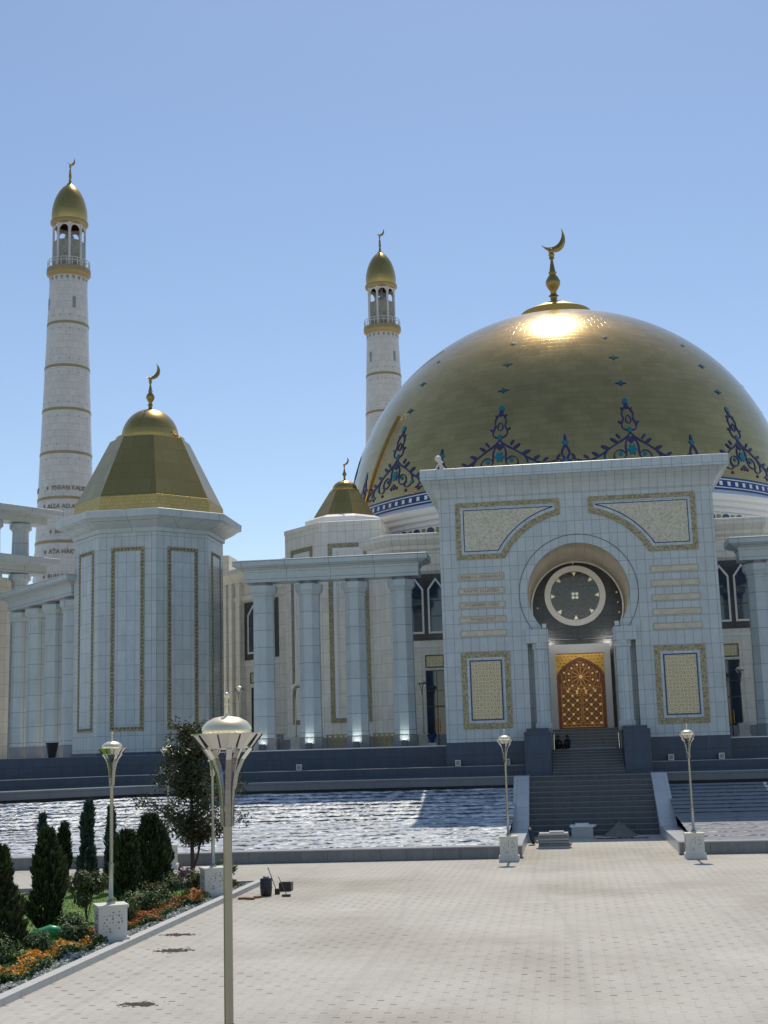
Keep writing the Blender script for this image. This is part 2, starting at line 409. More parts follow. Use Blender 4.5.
# lower terrace, overhanging slab, middle terrace, podium
T=MB()
EDGE=[(-60,47),(-27,79.2),(-3.5,79.4),(-3.5,84),(-60,84)]
T.prism(EDGE,2.66,3.12); T.prism([(3.5,79.4),(60,79.4),(60,84),(3.5,84)],2.66,3.12); T.prism(rect(-3.5,3.5,79.2,84),2.66,3.125)
struct(T.build('lower_terrace',m_stone('terrace_granite',(.13,.15,.17),(.11,.13,.15),(.05,.05,.06),2.0,1.0,.02,.3)))
T=MB()
T.prism([(-60,48.5),(-27.4,80.4),(-3.5,80.6),(-3.5,84),(-60,84)],0,2.655); T.prism([(3.5,80.6),(60,80.6),(60,84),(3.5,84)],0,2.655)
struct(T.build('terrace_retaining_wall',GRAN))
T=MB()
T.prism([(-60,52),(-29,82.2),(-3.8,82.2),(-3.8,87),(-60,87)],2.9,3.72); T.prism([(3.8,82.2),(60,82.2),(60,87),(3.8,87)],2.9,3.72)
struct(T.build('middle_terrace',GRAN))
T=MB()
T.prism([(-24.6,85.7),(-8.7,85.7),(-8.7,86.6),(-24.6,86.6)],3.5,4.99)
T.prism([(8.7,85.7),(60,85.7),(60,86.6),(8.7,86.6)],3.5,4.99)
T.prism([(-60,58),(-31,84.4),(-24.6,84.4),(-24.6,86.6),(-60,86.6)],3.5,4.99)
struct(T.build('podium_wall',GRAN))
T=MB(); T.prism([(-70,62),(-36.5,86.0),(-24.6,86.55),(-24.6,85.72),(-8.7,85.72),(-8.7,92),(8.7,92),(8.7,85.72),(70,85.72),(70,210),(-70,210)],0,5.0)
struct(T.build('podium_floor',m_stone('podium_pale_paving',(.72,.69,.63),(.66,.63,.58),(.4,.4,.37),.9,.9,.02,.45)))
# white edging line on podium front
T=MB(); T.box(-24.5,-8.72,85.62,86.1,5.003,5.07); T.box(8.72,60,85.62,86.1,5.003,5.07)
struct(T.build('podium_edging',WHITE))
T=MB()
T.prism([(-60,47.0),(-27,79.18),(-3.5,79.38),(-3.5,80.0),(-27.3,79.8),(-60,47.9)],3.123,3.16); T.prism([(3.5,79.38),(60,79.38),(60,80.0),(3.5,80.0)],3.123,3.16)
T.prism([(-60,51.9),(-29,82.15),(-3.82,82.15),(-3.82,82.6),(-29.2,82.6),(-60,52.6)],3.723,3.76); T.prism([(3.82,82.15),(60,82.15),(60,82.6),(3.82,82.6)],3.723,3.76)
struct(T.build('terrace_sunlit_edges',bpy.data.materials['pale_granite_coping']))  # pale strips added to show the terrace edges as sunlit

# stairs
def stairs(name,label,x0,x1,y0,y1,z0,z1,n,mat,nosing,group=None):
    t=thing(name,label,'stairs',((x0+x1)/2,y0,z0),group)
    m=MB(); e=MB(); dy=(y1-y0)/n; dz=(z1-z0)/n
    for i in range(n):
        m.box(x0,x1,y0+i*dy,y1+.6,z0+i*dz,z0+(i+1)*dz-.035)
        e.box(x0,x1,y0+i*dy-.03,y0+(i+1)*dy+.05,z0+(i+1)*dz-.034,z0+(i+1)*dz)
    m.build('risers',mat,t); e.build('treads',nosing,t); return t
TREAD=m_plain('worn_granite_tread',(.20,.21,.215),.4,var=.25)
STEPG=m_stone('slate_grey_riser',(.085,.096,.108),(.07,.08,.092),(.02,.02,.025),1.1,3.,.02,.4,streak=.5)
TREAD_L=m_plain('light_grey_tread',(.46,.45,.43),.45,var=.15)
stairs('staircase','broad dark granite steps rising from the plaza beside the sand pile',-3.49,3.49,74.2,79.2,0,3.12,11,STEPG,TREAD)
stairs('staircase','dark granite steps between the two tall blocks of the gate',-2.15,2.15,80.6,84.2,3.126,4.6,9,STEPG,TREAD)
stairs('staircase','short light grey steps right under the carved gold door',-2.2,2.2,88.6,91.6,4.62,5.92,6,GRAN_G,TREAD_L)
T=MB(); T.box(-2.24,2.24,84.2,92.3,3.0,4.6); struct(T.build('gate_landing',GRAN_G))
T=MB(); T.box(-1.2,1.95,87.5,88.55,4.603,4.635); struct(T.build('sunlit_floor_strip',WHITE))  # white strip stands in for a sunlit patch of the landing
T=MB(); T.box(-3.6,3.6,91.6,92.4,4.6,5.92); struct(T.build('door_platform',GRAN_G))

# ------------------------------------------------------------------ entrance gate (portal)
portal=thing('entrance_gate','monumental white marble gate with horseshoe arch before the golden dome','gate',(0,83.4,3.72))
PY=83.4
def arc(cx,cz,r,a0,a1,n): return [(cx+r*cos(a0+(a1-a0)*i/n),cz+r*sin(a0+(a1-a0)*i/n)) for i in range(n+1)]
ca=atan2(12.06-14.3,2.26); R0=hypot(2.26,12.06-14.3)
outl=[(-8.665,5.2),(-3.35,5.2),(-3.35,12.06)]+arc(0,14.3,R0,pi-ca,ca,48)+[(3.35,12.06),(3.35,5.2),(8.665,5.2),(8.665,20.3),(-8.665,20.3)]
m=MB(); m.extY(outl,PY,PY+1.9); m.build('gate_wall',MARBLE,portal)
# deep vault behind the front: side blocks, soffit shell
m=MB(); m.box(-8.6,-3.4,PY+1.9,93.4,3.72,20.3); m.box(3.4,8.6,PY+1.9,93.4,3.72,20.3); m.box(-3.4,3.4,PY+1.9,93.4,17.9,20.3); m.build('gate_body',MARBLE,portal)
m=MB(); inn=arc(0,14.3,R0,pi-ca,ca,48); out=arc(0,14.3,R0+.45,pi-ca,ca,48)
V=[(x,PY+.02,z) for x,z in inn]+[(x,92.35,z) for x,z in inn]; F=[(i,i+1,50+i-1+0,49+i) for i in range(48)]
V=[(x*.997,PY+.03,14.3+(z-14.3)*.997) for x,z in inn]+[(x*.997,92.3,14.3+(z-14.3)*.997) for x,z in inn]; F=[(i,49+i,50+i,i+1) for i in range(48)]
m.add(V,F); m.build('arch_soffit',SOFFIT,portal,smooth=True)
m=MB(); m.ringY(arc(0,14.3,R0-.01,pi-ca,ca,48)+[(0,12)],arc(0,14.3,R0-.09,pi-ca,ca,48)+[(0,12)],92.1,92.28); m.build('arch_edge_strip',WHITE,portal)
m=MB(); a=arc(0,14.3,3.74,pi-ca*1.05,ca*1.05,60); b=arc(0,14.3,3.70,pi-ca*1.05,ca*1.05,60)
m.ringY(a,b,PY-.03,PY+.02); m.f=[f for f in m.f if True]; m.build('arch_outline',m_plain('dark_joint_line',(.12,.13,.15),.5),portal)
# granite base and cornice
for x0,x1 in((-8.71,-3.4),(3.4,8.71)):
    m=MB(); m.box(x0,x1,PY-.06,93,3.6,5.2); m.build('granite_base',GRAN,portal)
def cornice(x,y0,y1,prof):
    return [ring(rect(-x-o,x+o,y0-o,y1+o),z) for o,z in prof]
m=MB(); m.loft(cornice(8.665,PY,93.4,[(.04,20.3),(.04,20.75),(.10,20.8),(.16,21.0),(.34,21.3),(.62,21.6),(.85,21.8),(.95,21.83)])); m.build('cornice',MARBLE,portal)
m=MB(); m.loft(cornice(8.665,PY,93.4,[(.95,21.832),(1.03,21.84),(1.03,22.5),(.98,22.53)])); m.build('cornice_fascia',MARBLE_P,portal)
# piers beside the opening
for s in (-1,1):
    m=MB()
    def bx(x0,x1,*r): m.box(min(s*x0,s*x1),max(s*x0,s*x1),*r)
    bx(2.02,3.42,PY-.35,PY+1.9,11.2,12.06)
    bx(2.05,3.345,PY+.75,PY+1.9,4.5,11.2)
    p=m.build('pier',MARBLE,portal)
    m=MB(); pr=[ring(octo(a,s*2.55,PY+.12),z) for a,z in((.52,5.93),(.52,6.2),(.43,6.3),(.43,10.75),(.5,10.85),(.5,11.19))]; m.loft(pr); m.build('pier_shaft',MARBLE_P,p)
    m=MB(); bx(2.17,3.75,80.9,PY+.8,3.126,5.72); bx(2.3,3.6,81.1,PY+.7,5.72,5.92); m.build('pier_base_block',GRAN,portal)
    m=MB(); bx(2.3,3.34,PY+1.9,92.28,4.6,12.06); m.build('jamb_wall',m_stone('warm_lit_jamb_marble',(.82,.78,.70),(.76,.72,.65),(.4,.38,.34),.8,.9,.02,.35),portal)  # jamb marble coloured pale and warm to look lit
# dark back wall and medallion
m=MB(); m.box(-3.4,3.4,92.3,93.3,4.6,17.9); m.build('back_wall',GRAN_D,portal)
def circ(cx,cz,r,n=64): return [(cx+r*cos(2*pi*i/n),cz+r*sin(2*pi*i/n)) for i in range(n)]
med=MB(); med.ringY(circ(-.12,15.05,2.10),circ(-.12,15.05,1.70),91.95,92.29); med=med.build('round_window',WHITE,portal)
m=MB(); m.extY(circ(-.12,15.05,1.70),92.12,92.28); m.build('pane',m_glass('smoked_glass',(.03,.03,.032)),med)
m=MB()
for k in range(8):
    for d in (3,2):
        a0=2*pi*k/8+pi/8; a1=2*pi*(k+d)/8+pi/8
        p0=(-.12+1.68*cos(a0),92.1,15.05+1.68*sin(a0)); p1=(-.12+1.68*cos(a1),92.1,15.05+1.68*sin(a1))
        m.bar(p0,p1,.035,.035,(0,1,0))
for k in range(16):
    a=2*pi*k/16; m.bar((-.12+.5*cos(a),92.09,15.05+.5*sin(a)),(-.12+1.05*cos(a+.39),92.09,15.05+1.05*sin(a+.39)),.028,.03,(0,1,0)); m.bar((-.12+1.05*cos(a+.39),92.09,15.05+1.05*sin(a+.39)),(-.12+1.66*cos(a),92.09,15.05+1.66*sin(a)),.028,.03,(0,1,0))
m.ringY(circ(-.12,15.05,1.07,32),circ(-.12,15.05,1.03,32),92.07,92.11)
m.ringY(circ(-.12,15.05,.55,24),circ(-.12,15.05,.51,24),92.07,92.11)
m.build('star_lattice',m_plain('bronze_lattice',(.16,.14,.10),.4,.6),med)
m=MB()
for k in range(8):
    a=2*pi*k/8+pi/2; c=Vector((-.12+1.50*cos(a),0,15.05+1.50*sin(a))); rd=Vector((cos(a),0,sin(a))); tn=Vector((-sin(a),0,cos(a)))
    tri=[c+rd*.15+tn*.15,c+rd*.15-tn*.15,c-rd*.17]
    m.extY([(q.x,q.z) for q in tri][::-1],92.02,92.1)
for i in (-1,1):
    for j in (-1,1): m.extY(circ(-.12+i*.13,15.05+j*.13,.12,6),92.0,92.1)
m.build('gilt_ornament',m_plain('pale_gilt',(.86,.76,.50),.25,.7),med)
for (x,z) in((-2.75,14.3),(-2.1,16.9),(-.15,17.35),(2.35,16.4),(2.75,15.2),(2.8,14.5),(2.85,13.8)): m=MB(); m.extY(circ(x,z,.06,8),92.22,92.29); m.build('spotlight_stud',WHITE,portal)
# door
door=MB(); door.ringY([(-2.12,5.92),(2.05,5.92),(2.05,11.68),(-2.12,11.68)],[(-1.68,5.92),(1.62,5.92),(1.62,11.05),(-1.68,11.05)],91.85,92.29)
door=door.build('door',WHITE,portal); door['label']='carved copper gold double door under pointed arch in white frame'
AX=-.03
def pointed(hw,z0,zs,za,n=14,p=1.6):
    L_=[(AX-hw,z0)]; R_=[]
    pts=[]
    for i in range(n+1):
        t=i/n; x=hw*(1-t); z=zs+(za-zs)*(1-(1-t)**p)**(1/p)*(.72)+(za-zs)*.28*t
        pts.append((x,z))
    return [(AX-hw,z0),(AX+hw,z0)]+[(AX+x,z) for x,z in pts]+[(AX-x,z) for x,z in pts[-2::-1]]
P_o=pointed(1.62,5.921,9.55,10.80); P_i=pointed(1.47,5.921,9.45,10.58)
m=MB(); m.extY([(-1.675,5.925),(1.615,5.925),(1.615,11.045),(-1.675,11.045)],92.2,92.28); m.build('gold_spandrel',GOLD_DOOR,door)
m=MB()
for i in range(12):
    for j in range(6):
        x=-1.5+i*.27+(.135 if j%2 else 0); z=9.75+j*.22
        if z<10.95 and x<1.55:
            hw=1.62*max(0,1-(max(0,z-9.55)/1.25)**1.5)
            if abs(x-AX)>hw+.05: m.extY(circ(x,z,.05,6),92.17,92.2)
m.build('spandrel_bosses',WOOD,door)
m=MB(); m.ringY(P_o,P_i,92.0,92.19); m.build('arch_frame',WOOD,door)
leaf=MB(); leaf.extY(P_i,92.1,92.19); leaf=leaf.build('door_leaf',WOOD,door)
m=MB(); yb=92.085
def inside(x,z,mg=0.06):
    if z<5.95+mg: return False
    hw=1.47-mg
    if z>9.45: 
        t=(z-9.45)/1.13
        if t>=.93: return False
        hw=(1.47)*max(0,(1-t**1.45))**.8-mg
    return abs(x-AX)<hw
def seg(x0,z0,x1,z1,w=.035):
    n=max(1,int(hypot(x1-x0,z1-z0)/.12)); 
    for i in range(n):
        a=(x0+(x1-x0)*i/n,z0+(z1-z0)*i/n); b=(x0+(x1-x0)*(i+1)/n,z0+(z1-z0)*(i+1)/n)
        if inside(*a) and inside(*b): m.bar((a[0],yb,a[1]),(b[0],yb,b[1]),w,.03,(0,1,0))
for k in range(-12,13):
    seg(AX-1.5+k*.62,6.0,AX-1.5+k*.62+2.9,8.9); seg(AX+1.5-k*.62,6.0,AX+1.5-k*.62-2.9,8.9)
for k in range(-12,13):
    seg(AX-1.19+k*.62,6.0,AX-1.19+k*.62+2.9,8.9,.016); seg(AX+1.19-k*.62,6.0,AX+1.19-k*.62-2.9,8.9,.016)
for x in (-1.36,-.06,.06,1.36): seg(AX+x,6.0,AX+x,9.0,.05)
for z in (6.05,6.25,8.75): seg(AX-1.4,z,AX+1.4,z,.05)
for k in range(12):
    a=2*pi*k/12; 
    for r0,r1,w in((.16,.62,.07),(.70,1.0,.04)):
        seg(AX+r0*cos(a),9.45+r0*sin(a),AX+r1*cos(a),9.45+r1*sin(a),w)
for r in (.66,1.05,1.3):
    pts=arc(AX,9.45,r,0,2*pi,36)
    for i in range(36): seg(*pts[i],*pts[i+1],.04)
m.build('carved_tracery',COPPER,leaf)
m=MB()
for i in range(-4,5):
    for j in range(0,10):
        x=AX+i*.31; z=6.3+j*.31
        if (i+j)%2==0 and inside(x,z,.12) and z<8.75 and abs(i)>0: m.extY(circ(x,z,.085,8),92.05,92.1)
for k in range(12):
    a=2*pi*(k+.5)/12
    for r,q in((.84,.08),(1.17,.07)):
        x=AX+r*cos(a);z=9.45+r*sin(a)
        if inside(x,z,.1): m.extY(circ(x,z,q,8),92.05,92.1)
m.extY(circ(AX,9.45,.14,10),92.04,92.1)
m.build('studs',COPPER_P,leaf)
# spandrel panels, inscription bands, lower panels
def spandrel(d,s):
    r=5.12+d*1.15; x0=-7.58+d; z1=20.4-d; z0=16.7+d
    xr=-sqrt(max(.01,r*r-(z1-14.3)**2)) if r>(z1-14.3) else -.9-d*.9
    xr=min(xr,-.9-d*.9)
    zr=14.3+sqrt(r*r-xr*xr); zr=min(zr,z1-.02)
    a0=atan2(zr-14.3,xr); a1=atan2(z0-14.3,-sqrt(r*r-(z0-14.3)**2))
    if a1<0:a1+=2*pi
    pts=[(x0,z0)]+[(r*cos(a1+(a0-a1)*i/16),14.3+r*sin(a1+(a0-a1)*i/16)) for i in range(17)]+[(xr,z1),(x0,z1)]
    if s>0: pts=[(-x,z) for x,z in pts][::-1]
    return pts
for s in (-1,1):
    m=MB(); m.extY(spandrel(0,s),PY-.06,PY+.01); sp=m.build('spandrel_panel',MOS_GOLD,portal)
    m=MB(); m.extY(spandrel(.33,s),PY-.075,PY-.05); m.build('panel_margin',MARBLE_P,sp)
    m=MB(); m.ringY(spandrel(.49,s),spandrel(.545,s),PY-.09,PY-.07); m.build('blue_line',BLUE,sp)
    m=MB(); m.extY(spandrel(.55,s),PY-.088,PY-.07); m.build('mosaic_field',MOS_BEIGE,sp)
def fr(x0,x1,z0,z1): return [(x0,z0),(x1,z0),(x1,z1),(x0,z1)]
for s in (-1,1):
    A=lambda d:(fr(-7.56+d,-4.48-d,6.0+d,10.8-d) if s<0 else fr(4.44+d,7.56-d,5.97+d,10.77-d))
    m=MB(); m.extY(A(0),PY-.06,PY+.01); lp=m.build('mosaic_panel',MOS_GOLD,portal)
    m=MB(); m.extY(A(.36),PY-.075,PY-.05); m.build('panel_margin',MARBLE_P,lp)
    m=MB(); m.ringY(A(.52),A(.60),PY-.095,PY-.07); m.build('blue_line',BLUE,lp)
    m=MB(); m.extY(A(.61),PY-.09,PY-.07); m.build('mosaic_field',MOS_LAT,lp)
rows=['BISMILLA  ARRAHMAN','RAHYM  ALLATALA','PYGAMBER  UGRY','YNSAN  YOLY','']
for s in (-1,1):
    for i in range(5):
        z1=15.78-i*.90; x0,x1=(-7.56,-4.6) if s<0 else (4.5,7.5)
        m=MB(); m.ringY(fr(x0,x1,z1-.42,z1),fr(x0+.05,x1-.05,z1-.37,z1-.05),PY-.035,PY+.01); b_=m.build('inscription_band',m_plain('sand_border',(.40,.37,.30),.5) if (s<0 and i==0) else bpy.data.materials['sand_border'],portal)
        m=MB(); m.extY(fr(x0+.05,x1-.05,z1-.37,z1-.05),PY-.02,PY+.01); m.build('band_field',MOS_STRIP,b_)
        if s<0 and rows[i]:
            V,F=text_verts(rows[i],.29,.01); m=MB()
            m.add([((x0+x1)/2+x*.92,PY-.03-z,z1-.21+y) for x,y,z in V],F); m.build('letters',bpy.data.materials.get('faded_letters') or m_plain('faded_letters',(.34,.29,.20),.6),b_)

LIT=bpy.data.materials.new('lit_lamp_lens'); LIT.use_nodes=True
LIT.node_tree.nodes['Principled BSDF'].inputs['Emission Color'].default_value=(1,.96,.88,1); LIT.node_tree.nodes['Principled BSDF'].inputs['Emission Strength'].default_value=1.6
for s,lab in((-1,'lit white spotlight on top of the left pier of the gate arch'),(1,'lit white spotlight on top of the right pier of the gate arch')):
    t=thing('arch_spotlight',lab,'spotlight',(s*2.25,PY-.1,12.06),'spotlights on the arch piers')
    m=MB(); m.box(-.13,.13,-.12,.10,.05,.34); m.build('housing',PEDWHITE,t,local=True)
    m=MB(); m.box(-.10,.10,.101,.112,.09,.31); m.build('lens',LIT,t,local=True)
    m=MB(); m.box(-.17,.17,-.04,.04,0,.045); m.box(-.17,-.135,-.03,.03,.045,.2); m.box(.135,.17,-.03,.03,.045,.2); m.build('bracket',IRON,t,local=True)
    ld=bpy.data.lights.new('spotlight_beam','AREA'); ld.energy=70; ld.size=.25; ld.color=(1,.97,.90)
    lo=bpy.data.objects.new('beam',ld); C.objects.link(lo); lo.parent=t; lo.location=(0,.2,.2); lo.rotation_euler=(radians(90-14),0,radians(s*8))

# white floodlight on the gate roof and small dark knob
t=thing('roof_floodlight','white round floodlight on splayed legs on the gate roof edge','floodlight',(-8.4,82.75,22.53))
for a in (-.32,.30,0.05):
    m=MB(); m.tube([(-8.4+a,82.75+(0.3 if a==0.05 else 0),22.53),(-8.42,82.8,23.05)],.07,6); m.build('leg',PEDWHITE,t)
m=MB(); m.tube([(-8.28,82.8,22.95),(-8.47,82.72,23.2)],[.17,.14],10); m.build('neck',PEDWHITE,t)
m=MB(); m.lathe([(.001,-.19),(.12,-.16),(.2,-.05),(.2,.06),(.12,.16),(.001,.19)],0,0,14); m.xform(Matrix.Translation((-8.5,82.65,23.27))@Matrix.Rotation(radians(70),4,'X')); m.build('lamp_head',PEDWHITE,t,smooth=True)
m=MB(); m.box(-8.3,-8.18,82.75,82.9,23.05,23.3); m.build('driver_box',IRON,t)

# ------------------------------------------------------------------ finial with crescent
def crescent(mb,c,R,t,ang,yrot=0.):
    """flat crescent (real thickness); opening towards angle ang in the XZ plane"""
    d=R*.58; r=R*1.15; pts=[]
    cx,cz=d*cos(ang),d*sin(ang)
    # intersection angle
    al=math.acos((R*R+d*d-r*r)/(2*R*d)); be=math.acos((d*d+r*r-R*R)/(2*d*r))
    n=20
    o=[(R*cos(ang+al+(2*pi-2*al)*i/n),R*sin(ang+al+(2*pi-2*al)*i/n)) for i in range(n+1)]
    inn=[(cx+r*cos(ang+pi-be+2*be*0+ (pi-be)*0),0)]
    b0=ang+pi-be; 
    i2=[(cx+r*cos(ang+(pi-be)+ (2*be)*i/n),cz+r*sin(ang+(pi-be)+(2*be)*i/n)) for i in range(n+1)]
    V=[];F=[]
    for k in range(n+1):
        f=1-abs(2*k/n-1); tt=t*(.25+.75*f)
        ox,oz=o[k]; ix,iz=i2[k]; mx,mz=(ox+ix)/2,(oz+iz)/2
        for (x,y,z) in((ox,0,oz),(mx,-tt/2,mz),(ix,0,iz),(mx,tt/2,mz)):
            V.append((c[0]+x*cos(yrot)-y*sin(yrot),c[1]+x*sin(yrot)+y*cos(yrot),c[2]+z))
    for k in range(n):
        for q in range(4):
            a=k*4+q;b=k*4+(q+1)%4; F.append((a,b,b+4,a+4))
    F+= [(3,2,1,0),tuple(n*4+q for q in range(4))]
    mb.add(V,F)
def finial(parent,x,y,z,H,ang=2.25,mat=GOLD_DK,yrot=0.,ball=1.):
    m=MB(); k=H/7.5
    prof=[(.9,0),(.85,.12),(.45,.3),(.30,.5),(.34,.9),(.5,1.0),(.30,1.15),(.3,1.45),(.5*ball,1.75),(.70*ball,2.15),(.70*ball,2.5),(.5*ball,2.9),(.32,3.1),(.34,3.25),(.42,3.35),(.30,3.5),(.14,4.5),(.14,4.75),(.28,4.8),(.22,5.0),(.32,5.2),(.22,5.35),(.30,5.55),(.26,5.75),(.05,5.9)]
    m.lathe([(r*k,z+h*k) for r,h in prof],x,y,16)
    f=m.build('finial',mat,parent,smooth=True,autosmooth=50)
    m=MB(); crescent(m,(x+.10*k,y,z+7.0*k),1.55*k,.42*k,ang,yrot); m.build('crescent',mat,f)
    return f

# ------------------------------------------------------------------ mosque
mosque=thing('mosque','white marble mosque with huge golden dome decorated with blue arabesques','mosque',(0,94,5))
DX,DY=-.15,118.
BODY=[(-13.0,94),(13.0,94),(30,110.0),(30,126),(13.0,142),(-13.0,142),(-30,126),(-30,110.0)]
m=MB(); m.prism(BODY,5,17.35,False,True); m.build('wall',MARBLE_W,mosque)
m=MB(); m.prism(offset(BODY,.06),5.0,5.85); m.build('plinth',COLBASE,mosque)
pr=[(.03,17.35),(.25,17.5),(.25,17.85),(.05,17.95),(.05,18.75),(.15,18.8),(.15,18.95),(.45,19.1),(.45,19.35),(.6,19.45),(.85,19.75),(.85,20.15),(.8,20.2)]
m=MB(); m.loft([ring(offset(BODY,o),z) for o,z in pr]); m.build('cornice',MARBLE_W,mosque)
m=MB(); m.lathe([(20.2,20.0),(20.2,21.95),(20.35,22.0),(20.35,22.25),(20.6,22.4),(20.6,22.7),(20.85,22.85),(20.95,23.05),(20.95,23.3),(20.7,23.42),(20.4,23.6),(19.95,23.84)],DX,DY,160); drum=m.build('drum',WHITE,mosque,smooth=True,autosmooth=25)
def dome_r(z): return 20.29*max(0.,1-(max(0,z-12.85)/30.8)**3.39)**(1/1.78)
def dome_pt(th,z,off=0.):
    r=dome_r(z); dr=(dome_r(z+.05)-dome_r(z-.05))/.1; nl=hypot(1,dr)
    rr=r+off/nl; zz=z-off*dr/nl
    return (DX+rr*sin(th),DY-rr*cos(th),zz)
zs=[43.64-(19.84)*((i/80)**2) for i in range(0,81)]
prof=[(dome_r(z),z) for z in zs]; prof[0]=(.02,43.645); prof=prof[::-1]
m=MB(); m.lathe(prof,DX,DY,180,uvr=22.); dome=m.build('dome',GOLD_DOME,mosque,smooth=True)
m=MB(); m.lathe([(3.1,43.2),(3.25,44.1),(1.4,44.98),(.8,45.1),(.02,45.12)],DX,DY,48); m.build('dome_cap',GOLD_DK,dome,smooth=True,autosmooth=40)
finial(dome,DX-.1,DY,44.95,7.2,2.30,yrot=.55)
# arc length table on the meridian from the ring
tab=[(0,23.8)]; s_=0; z=23.8
while z<42:
    z2=z+.1; s_+=hypot(.1,dome_r(z2)-dome_r(z)); tab.append((s_,z2)); z=z2
def z_of(s):
    for i in range(1,len(tab)):
        if tab[i][0]>=s:
            a,b=tab[i-1],tab[i]; return a[1]+(b[1]-a[1])*(s-a[0])/(b[0]-a[0])
    return tab[-1][1]
def on_dome(u,s,off,th0=0.):
    z=z_of(max(0,s)); return dome_pt(th0+u/max(dome_r(z),1),z,off)
def ribbon(mb,pts,w,off=.05,th0=0.):
    """flat relief ribbon following 2D curve (u,s) on the dome, w = width list or value"""
    n=len(pts); V=[]
    for i,(u,s) in enumerate(pts):
        a=pts[max(0,i-1)]; b=pts[min(n-1,i+1)]; dx,dy=b[0]-a[0],b[1]-a[1]; l=hypot(dx,dy) or 1
        ww=(w[i] if isinstance(w,list) else w)/2; nx,ny=-dy/l*ww,dx/l*ww
        V+= [on_dome(u+nx,s+ny,off,th0),on_dome(u-nx,s-ny,off,th0),on_dome(u+nx*1.1,s+ny*1.1,0,th0),on_dome(u-nx*1.1,s-ny*1.1,0,th0)]
    F=[]
    for i in range(n-1):
        a=4*i; F+= [(a+1,a,a+4,a+5),(a,a+2,a+6,a+4),(a+3,a+1,a+5,a+7)]
    mb.add(V,F)
def blob(mb,u,s,a,b,rot=0.,off=.06,th0=0.,n=10,star=0.):
    V=[on_dome(u,s,off,th0)]
    for k in range(n):
        t=2*pi*k/n; q=1-star*(k%2); x=a*cos(t)*q;y=b*sin(t)*q; V.append(on_dome(u+x*cos(rot)-y*sin(rot),s+x*sin(rot)+y*cos(rot),off*.8,th0))
    mb.add(V,[(0,1+k,1+(k+1)%n) for k in range(n)])
def bez(p0,p1,p2,p3,n=10):
    return [tuple((1-t)**3*p0[i]+3*(1-t)**2*t*p1[i]+3*(1-t)*t*t*p2[i]+t**3*p3[i] for i in(0,1)) for t in [k/n for k in range(n+1)]]
def leaves(mb,pts,w,off,mir):
    pass
def motif_meshes():
    navy=MB(); teal=MB(); red=MB()
    for s in (-1,1):
        def B(a,b,c,d,w=.2,mb=navy): 
            q=[(x,y*(1-.085*x)) for x,y in bez(a,b,c,d,12)]; ribbon(mb,[(s*x,y) for x,y in q],[.72*w*(.55+.45*sin(pi*k/12)) for k in range(13)])
        def lf(x,y,a,b,r,mb=navy): blob(mb,s*x,y*(1-.085*x),a*.85,b*.85,s*r if s>0 else pi-r)
        # slim stem with loops
        B((0,5.9),(.15,5.6),(.55,5.5),(.42,5.0)); B((.42,5.0),(.25,4.6),(.7,4.5),(.55,4.0)); B((.55,4.0),(.4,3.6),(.1,3.8),(0,3.3))
        B((0,4.9),(.3,4.8),(.25,4.3),(0,4.2),.14)
        # shoulders sweeping out and down
        B((0,3.4),(.35,2.9),(.9,2.9),(1.5,2.55),.24); B((1.5,2.55),(2.0,2.3),(2.6,1.7),(3.3,1.65),.22); B((3.3,1.65),(3.9,1.6),(4.3,1.9),(4.7,2.3),.16)
        B((.1,3.1),(.9,2.4),(.2,1.9),(.7,1.3),.2); B((.7,1.3),(1.2,.9),(1.7,1.4),(1.4,1.9),.2); B((1.4,1.9),(1.1,2.3),(.6,2.0),(.5,1.5),.15)
        B((1.5,2.5),(2.3,2.3),(2.5,1.2),(1.8,.9),.2); B((1.8,.9),(1.3,.75),(1.2,1.2),(1.6,1.4),.15)
        B((2.5,1.9),(3.2,1.7),(3.3,.9),(2.6,.7),.18); B((3.4,1.6),(4.2,1.4),(4.3,.8),(3.7,.6),.18); B((2.6,.7),(3.0,.5),(3.4,.9),(3.7,.6),.16)
        B((4.7,2.2),(5.0,1.5),(5.1,.9),(4.8,.5),.16)
        for x,y,a,b,r in((1.35,3.05,.42,.16,.6),(1.0,3.35,.3,.13,.9),(2.1,2.6,.42,.17,.4),(2.9,2.15,.36,.15,.5),(3.6,2.05,.3,.13,.6),(4.55,2.55,.3,.12,1.0),(4.2,1.35,.26,.12,.7),(.35,5.65,.2,.1,.9),(.7,4.55,.2,.1,.6)): lf(x,y,a,b,r)
        for x,y in((.95,1.75),(2.25,1.35),(3.3,1.15)): lf(x,y,.2,.2,0,teal)
        for x,y in((1.55,.55),(3.0,.55),(.35,.9)): lf(x,y,.17,.17,0,red)
    blob(navy,0,5.95,.16,.5,0); blob(teal,0,6.15,.22,.34,0); blob(teal,0,1.95,.42,.5,0,.06,0,12,.35); blob(teal,0,3.6,.2,.26,0); blob(navy,0,2.75,.3,.3,0,.055,0,8,.3); blob(navy,0,1.0,.35,.28,0,.055,0,8,.3)
    return navy,teal,red
def small_meshes():
    navy=MB(); teal=MB()
    for s in (-1,1):
        for q in (bez((0,2.6),(.1,2.2),(.5,1.9),(.15,1.5)),bez((.15,1.5),(.0,1.2),(.5,1.1),(.7,.8)),bez((.7,.8),(1.1,.6),(1.2,1.1),(.9,1.2))):
            ribbon(navy,[(s*x,y) for x,y in q],.17)
    blob(navy,0,2.9,.13,.5,0); blob(teal,0,2.75,.28,.4,0,.06,0,8,.35); blob(teal,0,1.2,.22,.22,0)
    return navy,teal
B0=1.06   # arabesques stand on the blue band
_od=on_dome
def on_dome(u,s,off,th0=0.): return _od(u,s+B0,off,th0)
